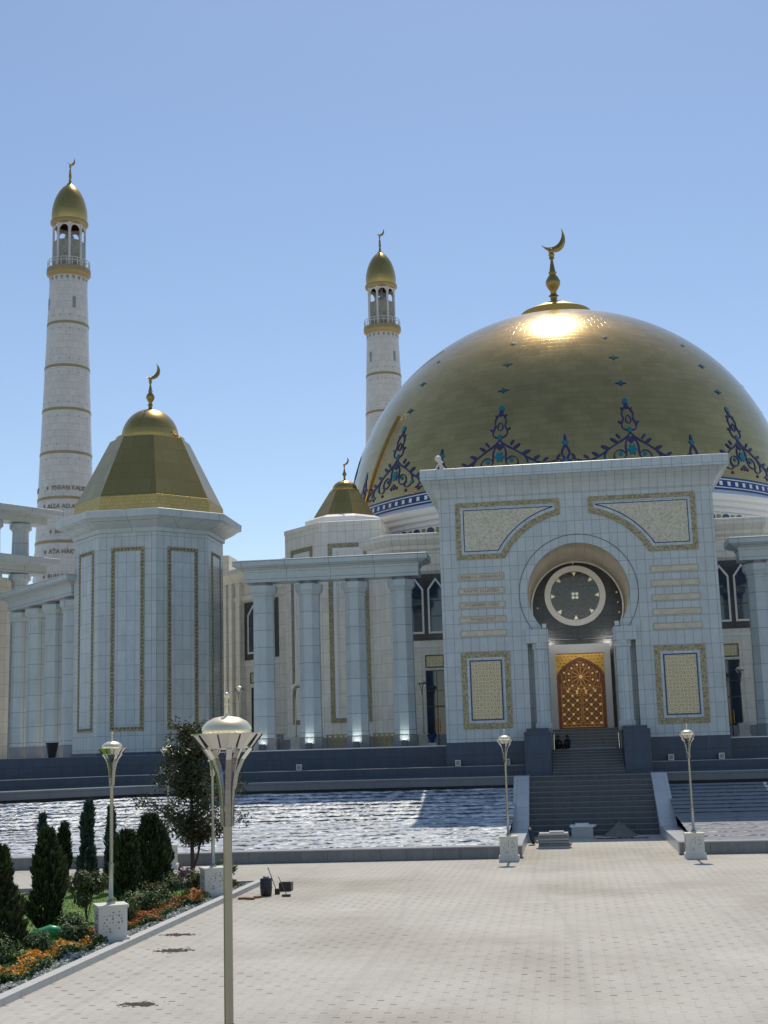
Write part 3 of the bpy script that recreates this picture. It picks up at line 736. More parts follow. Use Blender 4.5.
nv,te,rd=motif_meshes(); arab=nv.build('arabesque',NAVY,dome); at_=te.build('flower_buds',TEAL,arab); ar_=rd.build('red_buds',RED,arab)
nv2,te2=small_meshes(); arab2=nv2.build('small_arabesque',NAVY,dome); at2=te2.build('flower_buds',TEAL,arab2)
on_dome=_od
# turn motifs about the dome axis: give each an origin on the axis
def axis_origin(o):
    me=o.data; off=origin(o)
    me.transform(Matrix.Translation(off-Vector((DX,DY,5.))))
for o in (arab,at_,ar_,arab2,at2): axis_origin(o)
for o in (arab,arab2): o.location=Vector((DX,DY,5))-origin(dome)
STEP=2*pi/12
stars=MB()
for k in range(-1,1):
    pass
for k in (-4,-3,-2,-1,0,1,2,3):
    a=(k+.5)*STEP
    o=arab if k==-4 else copy_tree(arab,dome); o.rotation_euler=(0,0,a)
for k in (-3,-2,-1,0,1,2,3):
    o=arab2 if k==-3 else copy_tree(arab2,dome); o.rotation_euler=(0,0,k*STEP)
for k in range(-4,4):
    a=(k+.5)*STEP
    for z,sz in((32.5,.42),(35.02,.42),(37.25,.28)):
        mm=MB()
        V=[dome_pt(a,z,.06)]
        for q in range(8):
            t=2*pi*q/8; rr=sz*(1 if q%2==0 else .42); V.append(dome_pt(a+rr*1.3*cos(t)/dome_r(z),z+rr*sin(t)*.62,.05))
        stars.add(V,[(0,1+q,1+(q+1)%8) for q in range(8)])
stars.build('star_tiles',m_plain('peacock_star_tile',(.01,.10,.13),.3),dome)
# blue band
def bandring(z0,z1,off,mat,name,n=180):
    mm=MB(); V=[];F=[]
    for i in range(n+1):
        t=-pi+2*pi*i/n
        V+= [dome_pt(t,z0,0.),dome_pt(t,z0,off),dome_pt(t,z1,off),dome_pt(t,z1,0.)]
    for i in range(n):
        a=4*i
        for q in range(3): F.append((a+q,a+q+4,a+q+5,a+q+1))
    mm.add(V,F); return mm.build(name,mat,dome)
band=bandring(23.82,24.88,.05,BLUE,'blue_tile_band')
mm=MB(); NB=150
for i in range(NB):
    t=2*pi*i/NB; w=.011
    for z0,z1,w in((24.17,24.5,.008),):
        V=[dome_pt(t-w,z0,.08),dome_pt(t+w,z0,.08),dome_pt(t+w,z1,.08),dome_pt(t-w,z1,.08)]; mm.add(V,[(0,1,2,3)])
mm.build('white_key_pattern',WHITE,band)
for z0,z1 in((23.96,24.04),(24.62,24.70)):
    mm=MB()
    for i in range(180):
        t=2*pi*i/180;t2=2*pi*(i+1)/180; mm.add([dome_pt(t,z0,.08),dome_pt(t2,z0,.08),dome_pt(t2,z1,.08),dome_pt(t,z1,.08)],[(0,1,2,3)])
    mm.build('white_line',WHITE,band)
# rail along the meridian
mm=MB()
pts=[dome_pt(radians(-58)+(z-25)*.019,z,.02) for z in [24.9+i*.3 for i in range(26)]]; mm.tube(pts,.14,6); mm.build('maintenance_rail',GOLD_DK,dome)
# drum windows & gold panels
def arched(hw,h,zs,n=8): return [(-hw,0),(hw,0)]+[(hw*cos(pi*i/n/1.0),zs+(h-zs)*sin(pi*i/n)) for i in range(n+1)]
dw=MB(); dw.extY(arched(.33,.66,.38),-.05,.05); dw=dw.build('drum_window',GLASS,drum,local=True)
gp=MB(); gp.extY(fr(-.16,.16,.06,.6),-.04,.04); gp=gp.build('gold_tablet',GOLD_TRIM,drum,local=True)
W0=Vector((DX,DY,0))-origin(drum)
first=True
for k in range(-20,21):
    a=k*radians(4.0)
    for o0,da in((dw,0),(gp,radians(2.0))):
        o=o0 if k==-20 else o0.copy()
        if k!=-20: C.objects.link(o); o.parent=drum
        o.location=W0+Vector((20.23*sin(a+da),-20.23*cos(a+da),21.2)); o.rotation_euler=(0,0,a+da)
# front wall openings (both sides of the gate) and left oblique wall
DARKP=m_stone('dark_brown_granite',(.06,.055,.06),(.05,.047,.05),(.02,.02,.02),.6,.6,.015,.25)
def wframe(hw,z0,zs,za): return [(-hw,z0),(hw,z0),(hw,zs),(0,za),(-hw,zs)]
def win_at(x,y,rot,parts,hw=.6):
    M=Matrix.Translation((x,y,0))@Matrix.Rotation(rot,4,'Z')
    a=MB(); a.ringY(wframe(hw,12.98,16.2,17.0),wframe(hw-.13,13.12,16.13,16.8),-.16,-.02); a.xform(M); w=a.build('window',WHITE,mosque)
    a=MB(); a.extY(wframe(hw-.12,13.1,16.14,16.82),-.10,-.03); a.xform(M); a.build('pane',GLASS,w)
    a=MB()
    for z in (14.2,15.3): a.box(-hw+.13,hw-.13,-.125,-.09,z,z+.05)
    a.xform(M); a.build('glazing_bar',IRON,w)
def surround(x,y,rot,hw):
    M=Matrix.Translation((x,y,0))@Matrix.Rotation(rot,4,'Z')
    a=MB(); a.box(-hw,hw,-.04,.02,12.5,17.3); a.xform(M); a.build('window_surround',DARKP,mosque)
def gdoor(x,y,rot,hw,top=10.35,door=True):
    M=Matrix.Translation((x,y,0))@Matrix.Rotation(rot,4,'Z')
    a=MB(); a.extY(fr(-hw,hw,5.02,top),-.05,.02); a.xform(M); d=a.build('glass_door',GLASS,mosque)
    a=MB()
    a.ringY(fr(-hw,hw,5.02,top),fr(-hw+.05,hw-.05,5.08,top-.05),-.09,-.051)
    if door:
        a.box(-hw+.05,hw-.05,-.09,-.051,7.75,7.85); a.box(-.03,.03,-.09,-.051,5.08,7.75); a.box(-hw+.05,hw-.05,-.08,-.051,8.9,8.94); a.box(-.02,.02,-.08,-.051,7.85,top-.05)
    a.xform(M); a.build('door_frame',m_plain('bronze_frame',(.10,.07,.04),.4,.6) if 'bronze_frame' not in bpy.data.materials else bpy.data.materials['bronze_frame'],d)
    if door:
        for hx in(-.12,.12):
            a=MB(); a.tube([(hx,-.15,6.0),(hx,-.15,6.9)],.025,6); a.xform(M); a.build('handle',COPPER,d)
def tablet(x,y,rot,hw,z0=10.55,z1=11.45):
    M=Matrix.Translation((x,y,0))@Matrix.Rotation(rot,4,'Z')
    a=MB(); a.ringY(fr(-hw,hw,z0,z1),fr(-hw+.07,hw-.07,z0+.07,z1-.07),-.07,.01); a.xform(M); tb=a.build('ornament_panel',IRON,mosque)
    a=MB(); a.extY(fr(-hw+.06,hw-.06,z0+.06,z1-.06),-.04,.01); a.xform(M); a.build('panel_field',MOS_LAT,tb)
for s in (-1,1):
    surround(s*10.75,94,0,1.95)
    win_at(s*10.0,94,0,None); win_at(s*11.5,94,0,None)
    tablet(s*10.25,94,0,.68); tablet(s*12.4,94,0,.42)
    gdoor(s*10.15,94,0,.78); gdoor(s*12.5,94,0,.36,10.3,False)
# string courses on the wall
for o,z0,z1 in((.07,12.0,12.2),(.07,11.75,11.82),(.05,10.42,10.5)):
    m=MB(); m.prism(offset(BODY,o),z0,z1,True,True); m.build('string_course',WHITE,mosque)
dl=Vector((-1,1)).normalized()
DL=Vector((-17,16)).normalized(); DROT=-atan2(16,17)
def diag(t): return (-13.0+t*DL.x,94+t*DL.y)
x,y=diag(17.3); surround(x,y,DROT,2.5)
for t in (16.25,18.35):
    x,y=diag(t); win_at(x,y,DROT,None,.8); tablet(x,y,DROT,.62); gdoor(x,y,DROT,.42,10.2,False)
for t0,t1 in((19.9,20.5),(21.1,21.6),(22.0,22.6)):
    a_=Vector(diag(t0));b_=Vector(diag(t1)); nn=Vector((-.7071,-.7071))*.45
    m=MB(); m.prism([tuple(a_),tuple(b_),tuple(b_+nn),tuple(a_+nn)][::-1],5,20.0); m.build('pilaster',MARBLE_W,mosque)
m=MB(); c_=Vector((-30.0,109.4)); m.prism(rect(-31.2,-29.0,108.6,111.5),19.9,21.6); m.build('parapet_block',MARBLE_W,mosque)

# corner bay tower with small gilded roof
tower=thing('corner_tower','white marble corner tower with small gold faceted roof, left of the big dome','tower',(-17.6,100,5))
TB=[(-22.05,98.85),(-18.75,95.5),(-14.1,95.5),(-14.1,104),(-18,107),(-22.05,107)]
m=MB(); m.prism(TB,5,21.4); m.build('wall',MARBLE_W,tower)
m=MB(); m.loft([ring(offset(TB,o),z) for o,z in((.0,21.4),(.05,21.42),(.05,21.75),(0,21.78))]); m.build('parapet',MARBLE_W,tower)
m=MB(); m.prism(offset(TB,.06),5.0,5.85); m.build('plinth',COLBASE,tower)
for (cx,cy,rot,hw) in ((-16.6,95.5,0,1.5),(-20.4,97.17,radians(-45),1.45)):
    M=Matrix.Translation((cx,cy,0))@Matrix.Rotation(rot,4,'Z')
    m=MB(); m.ringY(fr(-hw,hw,6.9,20.1),fr(-hw+.32,hw-.32,7.22,19.78),-.08,.01); m.xform(M); p_=m.build('panel_frame',MOS_GOLD,tower)
    m=MB(); m.ringY(fr(-hw+.34,hw-.34,7.24,19.76),fr(-hw+.6,hw-.6,7.5,19.5),-.05,.01); m.xform(M); m.build('panel_margin',WHITE,p_)
m=MB(); m.loft([ring(octo(a,-17.6,101),z) for a,z in((2.6,21.78),(2.65,21.9),(2.95,22.2),(3.0,22.22),(3.0,22.6),(2.5,22.85))]); m.build('eave',WHITE,tower)
m=MB(); m.loft([ring(octo(a,-17.6,101),z) for a,z in((2.35,22.83),(2.32,23.0),(1.12,25.05),(1.0,25.1))]); rf=m.build('roof',GOLD,tower)
m=MB(); m.lathe([(1.12,25.05),(1.15,25.15),(1.0,25.2)]+[(1.0*cos(i*pi/20),25.2+.78*sin(i*pi/20)) for i in range(11)],-17.6,101,32); m.build('roof_dome',GOLD,rf,smooth=True,autosmooth=40)
finial(tower,-17.6,101,25.95,1.75,2.5)

# ------------------------------------------------------------------ octagonal pavilion
BEAD=m_plain('dark_khaki_bead',(.15,.13,.09),.5)
PX,PYC=-30.3,90.83
pav=thing('octagonal_pavilion','octagonal white marble pavilion with dark gold pyramid roof and crescent, front left','pavilion',(PX,PYC,4.35))
m=MB(); m.prism(octo(4.88,PX,PYC),5.2,20.25,False,True); m.build('wall',MARBLE,pav)
m=MB(); m.prism(octo(4.98,PX,PYC),3.5,5.2); m.build('granite_base',GRAN,pav)
m=MB(); m.loft([ring(octo(4.88+o,PX,PYC),z) for o,z in((.0,20.05),(.14,20.08),(.14,20.35),(.25,20.4),(.4,20.48),(.7,20.65),(1.0,20.88),(1.15,20.95),(1.27,20.97),(1.29,21.43),(1.24,21.47))]); m.build('cornice',MARBLE_BIG,pav)
for k in range(8):
    rot=k*pi/4; M=Matrix.Translation((PX,PYC,0))@Matrix.Rotation(rot,4,'Z')@Matrix.Translation((0,-4.88,0))
    hw=1.18
    m=MB(); m.ringY(fr(-hw,hw,6.6,19.05),fr(-hw+.28,hw-.28,6.88,18.77),-.05,.01); m.xform(M); p_=m.build('panel_frame',MOS_GOLD,pav)
    m=MB()
    for i in range(48):
        z=6.75+i*12.2/48
        for s in(-1,1): m.box(s*(hw-.14)-.06,s*(hw-.14)+.06,-.075,-.045,z,z+.13)
    for i in range(8):
        for z in (6.72,18.85): m.box(-1.0+i*.26,-1.0+i*.26+.13,-.075,-.045,z,z+.12)
    m.xform(M); m.build('frame_beads',BEAD,p_)
    m=MB(); m.extY(fr(-hw+.29,hw-.29,6.89,18.76),-.03,.01); m.xform(M); m.build('panel_field',MARBLE_P,p_)
m=MB(); m.loft([ring(octo(a,PX,PYC),z) for a,z in((5.0,21.47),(5.0,21.62),(4.90,22.68),(4.85,22.7))]); m.build('roof_band',GOLD_BAND,pav)
m=MB(); m.loft([ring(octo(a,PX,PYC),z) for a,z in((4.86,22.7),(4.84,22.76),(2.66,27.45),(2.5,27.5))]); rf=m.build('roof',GOLD,pav)
m=MB(); m.lathe([(2.5,27.5),(2.5,27.72),(2.1,27.78)]+[(2.08*cos(i*pi/24),27.78+2.2*sin(i*pi/24)) for i in range(13)],PX,PYC,48); m.build('roof_dome',GOLD,rf,smooth=True,autosmooth=40)
finial(pav,PX,PYC,29.9,3.3,2.55,yrot=.5)

pav.location=(-33.09,99.55,4.288); pav.scale=(1.096,1.096,1.096)
# ------------------------------------------------------------------ colonnades (four columns under one entablature)
def make_colonnade(label,cx,cy):
    t=thing('colonnade',label,'colonnade',(cx,cy,5),'four column colonnades flanking the mosque court')
    m=MB(); 
    def rr(o,x=5.95,y=.75): return rect(-x-o,x+o,-y-o,y+o)
    m.loft([ring(rr(o),z) for o,z in((0,11.3),(0,11.95),(.08,12.0),(.08,12.1),(.3,12.18),(.62,12.35),(.66,12.37),(.66,12.72),(.6,12.75))]); m.build('entablature',MARBLE_BIG,t,local=True)
    for x in (-4.78,-1.62,1.54,4.70):
        m=MB(); m.loft([ring(octo(a,x,0),z) for a,z in((.71,.85),(.68,5.),(.66,10.15),(.70,10.2),(.70,10.38))]); c=m.build('column',MARBLE_BIG,t,local=True)
        m=MB(); m.loft([ring(octo(a,x,0),z) for a,z in((.70,10.38),(.76,10.5),(.86,10.62),(.90,10.66),(.90,11.05),(.86,11.08))]); m.build('capital',MARBLE_BIG,c,local=True)
        m=MB(); m.loft([ring(octo(a,x,0),z) for a,z in((.6,11.08),(.6,11.31))]); m.build('neck_block',COLBASE,c,local=True)
        m=MB(); m.loft([ring(octo(a,x,0),z) for a,z in((.76,0),(.76,.8),(.72,.86))]); m.build('column_base',COLBASE,c,local=True)
    return t
col=make_colonnade('four column white marble colonnade between the gate and the octagonal pavilion',-16.4,87.4)
c2=copy_tree(col); c2.location=(16.4,87.4,5); c2['label']='white marble colonnade at the right edge, right of the gate'
c3=copy_tree(col); c3.location=(-42.8,102.75,5); c3.scale=(1.096,1.096,1.096); c3.rotation_euler=(0,0,radians(-45)); c3['label']='white marble colonnade slanting away to the left of the octagonal pavilion'
# two-storey gallery at the far left
gal=thing('two_storey_gallery','two storey marble gallery with stacked columns at the left edge','gallery',(-42.95,103.8,5))
gal.location=(-47.6,115.2,5); gal.scale=(1.11,1.11,1.11)
gal.rotation_euler=(0,0,radians(56.5))
def gm(name,mb,mat,par=None): return mb.build(name,mat,par or gal,local=True)
def ent(z0,z1,o0,o1):
    m=MB(); f=lambda o:rect(-14,-.9+o,-.8-o,.8+o)
    m.loft([ring(f(o),z) for o,z in((0,z0),(0,z0+(z1-z0)*.45),(o0,z0+(z1-z0)*.5),(o1,z0+(z1-z0)*.62),(o1,z1-.03),(o1-.05,z1))]); return m
gm('lower_entablature',ent(14.8,16.1,.2,.75),MARBLE_BIG); gm('upper_entablature',ent(18.95,20.1,.25,.95),MARBLE_BIG)
for x in (-2.9,-5.6,-8.3,-11.0):
    for z0,z1 in((0,14.8),(16.1,18.95)):
        m=MB(); m.loft([ring(octo(a,x,0),z) for a,z in((.66,z0),(.62,z1-.75),(.64,z1-.72),(.7,z1-.6),(.84,z1-.5),(.84,z1-.12),(.6,z1-.1),(.6,z1))]); gm('column',m,MARBLE_BIG)
m=MB(); m.box(-14,-1.5,2.6,3.2,0,14.8); gm('rear_wall',m,MARBLE_W)

# ------------------------------------------------------------------ minarets
LATT=m_mosaic('grey_bronze_lattice',[(0,(.18,.17,.13)),(.5,(.33,.31,.25)),(1,(.22,.20,.15))],9.)
def make_minaret(label,x,y,rotz):
    t=thing('minaret',label,'minaret',(x,y,5),'marble minarets')
    H0=50.9
    def sr(z): return 1.98+(H0-z)*.0352
    m=MB(); m.lathe([(sr(z)+.25 if z<3 else sr(z),z) for z in (0,2.9,3.0,10,20,30,40,H0)],0,0,64,uvr=3.); sh=m.build('shaft',MARBLE_M,t,smooth=True,local=True,autosmooth=40)
    for zz in (45.46,40.64,35.9,31.2,26.35,21.75,17.2,12.6):
        m=MB(); m.lathe([(sr(zz-.2)-.02,zz-.15),(sr(zz)+.05,zz-.13),(sr(zz)+.05,zz+.13),(sr(zz)-.02,zz+.15)],0,0,64)
        m.build('gold_band',GOLD_TRIM,t,smooth=True,local=True,autosmooth=30)
    m=MB()
    for zz in (45.46,40.64,35.9,31.2,26.35,21.75):
        for d in (-.75,.75):
            for k in range(14):
                a=2*pi*k/14; r=sr(zz+d)+.02; c=Vector((r*sin(a),-r*cos(a),zz+d)); tn=Vector((cos(a),sin(a),0)); up=Vector((0,0,1)); nn=Vector((sin(a),-cos(a),0))
                V=[tuple(c+nn*.02+ (tn*x_+up*z_)*.085) for x_,z_ in((0,-1),(1,0),(0,1),(-1,0))]; m.add(V,[(0,1,2,3)])
    m.build('inlay_diamonds',m_plain('dark_bronze_inlay',(.30,.27,.2),.5,.3) if 'dark_bronze_inlay' not in bpy.data.materials else bpy.data.materials['dark_bronze_inlay'],t,local=True)
    m=MB()
    for k in range(4):
        a=2*pi*k/4+radians(38); r=sr(47.7)
        for s in(-.16,.16):
            pass
        c=Vector((r*sin(a),-r*cos(a),47.7)); tn=Vector((cos(a),sin(a),0)); nn=Vector((sin(a),-cos(a),0))
        V=[]
        for off in(.03,-.1):
            V+= [tuple(c+nn*off+tn*x_*.17+Vector((0,0,z_*.62))) for x_,z_ in((-1,-1),(1,-1),(1,1),(-1,1))]
        m=MB(); m.add(V,[(0,1,2,3),(0,4,5,1),(1,5,6,2),(2,6,7,3),(3,7,4,0)]); m.build('slit_window',COLBASE,t,local=True)
    # balcony
    m=MB(); m.lathe([(1.95,50.8),(2.05,50.95),(2.28,51.25),(2.34,51.3),(2.34,51.8),(2.2,51.85),(1.8,51.85)],0,0,64); m.build('balcony',GOLD_TRIM,t,smooth=True,local=True,autosmooth=30)
    m=MB()
    for k in range(24):
        a=2*pi*k/24; m.box(2.24*sin(a)-.03,2.24*sin(a)+.03,-2.24*cos(a)-.03,-2.24*cos(a)+.03,51.85,52.6)
    for z in(52.35,52.68): m.lathe([(2.21,z),(2.27,z),(2.27,z+.06),(2.21,z+.06),(2.21,z)],0,0,48)
    m.build('railing',MARBLE_M,t,local=True)
    m=MB()
    for k in range(20):
        a=2*pi*k/20; c=Vector((sr(50.3)*sin(a),-sr(50.3)*cos(a),50.45)); tn=Vector((cos(a),sin(a),0)); nn=Vector((sin(a),-cos(a),0))
        V=[tuple(c+nn*.05+(tn*x_*.16+Vector((0,0,z_*.22)))) for x_,z_ in((-1,1),(0,-1),(1,1))]; m.add(V,[(0,1,2)])
    m.build('bracket_teeth',GOLD_TRIM,t,local=True)
    # lantern: eight posts, lattice panels below, arched openings above
    lant=MB()
    for k in range(8):
        a=2*pi*(k+.5)/8; lant.lathe([(.13,52.0),(.13,57.0)],1.66*sin(a),-1.66*cos(a),8)
    lant=lant.build('lantern',MARBLE_M,t,local=True)
    pass
    for k in range(8):
        M=Matrix.Rotation(2*pi*k/8,4,'Z'); hw=.64
        a=MB(); a.box(-hw,hw,-1.57,-1.51,51.85,55.0); a.xform(M); a.build('lattice_panel',LATT,lant,local=True)
        pts=[(hw*.8*cos(pi*i/12),55.9+ (.75 if True else 0)*sin(pi*i/12)**.8) for i in range(13)]
        out=[(hw,55.0),(hw,57.05),(-hw,57.05),(-hw,55.0),(-hw*.8,55.0)]+pts[::-1]+[(hw*.8,55.0)]
        a=MB(); a.extY(out[::1],-1.59,-1.49); a.xform(M); a.build('arch',MARBLE_M,lant,local=True)
    m=MB(); m.lathe([(.35,52),(.35,55.3),(.5,55.35),(.5,55.8),(.2,55.85),(.2,57)],0,0,12); m.build('loudspeaker_core',COLBASE,lant,local=True)
    m=MB(); m.lathe([(1.6,56.8),(1.75,56.85),(1.95,57.05),(2.02,57.1),(2.02,57.33),(1.85,57.36)],0,0,48); m.build('gold_ring',GOLD_TRIM,t,smooth=True,local=True,autosmooth=30)
    pr=[(r*.93,z) for r,z in [(1.98,57.3),(2.04,57.7),(2.06,58.2),(2.0,58.8),(1.85,59.5),(1.6,60.2),(1.25,60.85),(.85,61.35),(.45,61.7),(.15,61.88),(.02,61.9)]]
    m=MB(); m.lathe(pr,0,0,48); m.build('cap_dome',GOLD,t,smooth=True,local=True)
    t.location=(0,0,0); f=finial(t,0,0,61.8,3.1,2.3,ball=.55,yrot=rotz); t.location=(x,y,5)
    return t,sr
mn,sr=make_minaret('tall white marble minaret with gold cap behind the octagonal pavilion, lettered shaft',-52.0,130.,1.1)
mn2,_=make_minaret('white marble minaret rising behind the left edge of the golden dome',-21.4,157.,.4)
# lettering round the left minaret
m=MB()
view=atan2(-52+1.28,130.)   # direction the inscriptions face
face=-atan2(52-1.28,130.)
face=atan2(50.7,130.)
for z,body,c0 in((27.35,'YNSAN KALBY',.45),(25.4,'ALLA ALLAH',-.25),(22.75,'BIRLIK',-.2),(20.65,'ATA HAKY',-.2),(18.1,'RUH BOLSA',-.15)):
    V,F=text_verts(body,.66,.02); r=sr(z)+.05
    for rep in range(3):
        a0=face+rep*2*pi/3+c0/r
        m.add([((r+w)*sin(a0+x*.92/r),-(r+w)*cos(a0+x*.92/r),z+y) for x,y,w in V],F)
        a1=a0-(max(q[0] for q in V)*.92+.45)/r; c=Vector((r*sin(a1),-r*cos(a1),z)); tn=Vector((cos(a1),sin(a1),0))
        m.add([tuple(c+tn*x_*.14+Vector((0,0,z_*.26))) for x_,z_ in((0,-1),(1,0),(0,1),(-1,0))],[(0,1,2,3)])
m.build('inscription',LETTER,mn,local=True)
mn2.rotation_euler=(0,0,radians(12))

# ------------------------------------------------------------------ street lamps
def make_lamp(label,x,y,z=0.,group='street lamps with saucer heads'):
    t=thing('street_lamp',label,'street lamp',(x,y,z),group)
    m=MB(); m.box(-.44,.44,-.44,.44,0,.22); m.box(-.38,.38,-.38,.38,.22,1.0); m.box(-.42,.42,-.42,.42,1.0,1.06); ped=m.build('pedestal',PEDWHITE,t,local=True)
    m=MB(); h=[]
    for s in range(4):
        M=Matrix.Rotation(s*pi/2,4,'Z'); a=MB()
        rq=random.Random(40+s)
        for i in range(7):
            for j in range(7):
                cx=-.24+i*.08+rq.uniform(-.012,.012); cz=.36+j*.085+rq.uniform(-.012,.012)
                if rq.random()<.28 or abs(i-3)+abs(j-3)>5: continue
                r_=rq.uniform(.016,.04)
                a.extY([(cx+r_*(1 if q%2 else .5)*cos(2*pi*q/8),cz+r_*(1 if q%2 else .5)*sin(2*pi*q/8)) for q in range(8)],-.386,-.37)
        a.xform(M); m.add(a.v,a.f)
    m.build('pierced_ornament',HOLE,ped,local=True)
    m=MB(); m.lathe([(.12,1.06),(.12,1.12),(.07,1.18),(.062,1.2),(.062,2.05),(.07,2.06),(.07,2.12),(.05,2.14),(.048,4.35),(.06,4.36),(.06,4.42),(.03,4.45)],0,0,14); m.build('pole',SILVER_D,t,smooth=True,local=True,autosmooth=30)
    for k in range(5):
        a=2*pi*k/5+.35; m=MB()
        pts=[(.052,4.2),(.058,4.4),(.075,4.60),(.115,4.78),(.18,4.93),(.27,5.045)]
        for (r0,z0),(r1,z1) in zip(pts[:-1],pts[1:]): m.bar((r0*sin(a),-r0*cos(a),z0),(r1*sin(a),-r1*cos(a),z1),.062,.03,(sin(a),-cos(a),.3)); m.build('rib',SILVER,t,local=True)
    m=MB(); m.lathe([(.06,5.03),(.265,5.045),(.395,5.195),(.40,5.21),(.37,5.212),(.25,5.07),(.06,5.06)],0,0,20); m.build('saucer',SILVER,t,local=True)
    m=MB()
    for k in range(10):
        a=2*pi*k/10; m.bar((.285*sin(a),-.285*cos(a),5.05),(.396*sin(a),-.396*cos(a),5.192),.013,.012,(sin(a),-cos(a),1))
    m.build('saucer_seams',IRON,t,local=True)
    m=MB(); m.lathe([(.27,5.1),(.272,5.245),(.28,5.25),(.27,5.29),(.22,5.345),(.14,5.385),(.05,5.40),(.02,5.405)],0,0,28); cap=m.build('lamp_cap',LAMPGOLD,t,smooth=True,local=True,autosmooth=40)
    m=MB(); m.lathe([(.03,5.40),(.02,5.43),(.014,5.52),(.03,5.53),(.014,5.55),(.012,5.585),(.028,5.60),(.034,5.625),(.024,5.655),(.005,5.665)],0,0,10); m.build('finial',LAMPGOLD,cap,smooth=True,local=True)
    return t
l0=make_lamp('nearest steel street lamp with large saucer head and long pole in the foreground',-5.02,14.5)
def lamp(label,x,y,z=0.,s=1.,rot=0.):
    o=copy_tree(l0); o['label']=label; o.location=(x,y,z); o.scale=(s,s,s); o.rotation_euler=(0,0,rot); return o
lamp('steel street lamp on carved white pedestal by the flower bed kerb, among conifers',-13.72,35.6,0,1,.5)
lamp('street lamp on white pedestal beside the far end of the orange flowers, head hidden',-13.78,46.4,0,1,.5)
lamp('street lamp on pedestal just left of the broad steps, before the waterfall',-3.98,59.45,0,1,0)
lamp('street lamp on pedestal just right of the broad steps, by the dry cascade',3.95,59.1,0,1,0)
lamp('street lamp half hidden behind the dark leafy tree',-19.0,58.2,0,1,.2)
lamp('slim lamp between the octagonal pavilion and the first column of the colonnade',-23.6,90.0,5.0,.84)
lamp('slim lamp on the podium between the first and second columns of the left colonnade',-19.62,90.0,5.0,.84)
lamp('slim lamp by the glass door left of the gate',-10.8,90.0,5.0,.83)
lamp('slim lamp on the podium behind the right colonnade, right of the gate',10.38,90.0,5.05,.85)

# floodlight boxes on the terrace
def flood(label,x,y,z,mat=PEDWHITE):
    t=thing('floodlight',label,'floodlight',(x,y,z),'floodlights washing the facade')
    m=MB(); m.box(-.17,.17,-.12,.12,.06,.42); m.build('housing',mat,t,local=True)
    m=MB(); m.box(-.12,.12,-.135,-.121,.12,.36); m.build('lens',COLBASE,t,local=True)
    m=MB(); m.box(-.20,-.175,-.03,.03,0,.26); m.box(.175,.20,-.03,.03,0,.26); m.box(-.2,.2,-.05,.05,0,.04); m.build('bracket',IRON,t,local=True)
    return t
f0=flood('white floodlight box on the terrace at the left corner of the gate',-7.95,82.75,3.72)
def fl(label,x,y,z,s=1.):
    o=copy_tree(f0); o['label']=label; o.location=(x,y,z); o.scale=(s,s,s); return o
fl('white floodlight box on the terrace right of the left stair lamp',-4.9,82.75,3.72)
fl('white floodlight box just right of the tall block beside the gate steps',5.0,82.75,3.72)
fl('white floodlight box at the right corner of the gate base',8.0,82.75,3.72)
fl('white floodlight box on the terrace below the first column of the colonnade',-18.0,82.9,3.72)
fl('white floodlight box on the terrace before the octagonal pavilion',-26.6,81.9,3.72,1.2)
DARKBOX=m_plain('grey_floodlight_housing',(.10,.11,.12),.45)
ords=['first','second','third','fourth']
g0=None
for i,x in enumerate((-21.18,-18.02,-14.86,-11.70)):
    lab='grey floodlight at the foot of the %s column from the pavilion'%ords[i]
    if g0 is None:
        g0=thing('column_floodlight',lab,'floodlight',(x,86.35,5.07),'floodlights at the colonnade columns')
        m=MB(); m.box(-.2,.2,-.12,.10,.03,.40); m.build('housing',DARKBOX,g0,local=True)
        m=MB(); m.box(-.15,.15,-.10,.08,.401,.415); m.build('lens',m_plain('lamp_glass',(.7,.75,.75),.1),g0,local=True)
        o=g0
    else:
        o=copy_tree(g0); o['label']=lab; o.location=(x,86.35,5.07)
    ld=bpy.data.lights.new('floodlight_glow','AREA'); ld.energy=5; ld.size=.3; ld.color=(.9,1,.95); lo=bpy.data.objects.new('glow',ld); C.objects.link(lo); lo.parent=o; lo.location=(0,.02,.43); lo.rotation_euler=(radians(180-25),0,0)
# ornate low railings between columns
def railing(label,x0,x1):
    t=thing('ornate_railing',label,'railing',((x0+x1)/2,88.6,5),'low railings behind the columns'); w=x1-x0
    m=MB(); m.box(-w/2,w/2,-.04,.04,.92,1.0); m.box(-w/2,w/2,-.04,.04,.1,.16); 
    for i in range(5): x=-w/2+w*i/4; m.box(x-.04,x+.04,-.045,.045,0,1.0)
    m.build('frame',GOLD_TRIM,t,local=True)
    m=MB()
    for i in range(4):
        cx=-w/2+w*(i+.5)/4; hw=w/8-.07
        for s in(-1,1): m.bar((cx-hw,0,.54-s*.36),(cx+hw,0,.54+s*.36),.04,.04,(0,1,0))
        m.ringY(circ(cx,.54,.26,16),circ(cx,.54,.21,16),-.025,.025)
    m.build('scrollwork',GOLD_TRIM,t,local=True)
railing('gilt scrollwork railing between the second and third columns',-17.2,-15.7)
railing('gilt scrollwork railing between the third and fourth columns',-14.0,-12.6)
m=MB(); m.box(-21.6,-20.2,88.2,88.6,5,6.05); m.box(-21.65,-20.15,88.15,88.65,6.053,6.14); tag(m.build('granite_parapet',GRAN_G),'dark granite parapet between the first two columns of the colonnade','parapet')
t=thing('planter','dark blue planter bowl on a white base by the glass door','planter',(-10.1,88.6,5))
m=MB(); m.lathe([(.12,.25),(.34,.75),(.36,.8),(.3,.8)],-10.1,88.6,16); m.xform(Matrix.Translation((0,0,5))); m.build('bowl',BLUE,t); m=MB(); m.box(-10.4,-9.8,88.3,88.9,5,5.25); m.build('base',PEDWHITE,t)
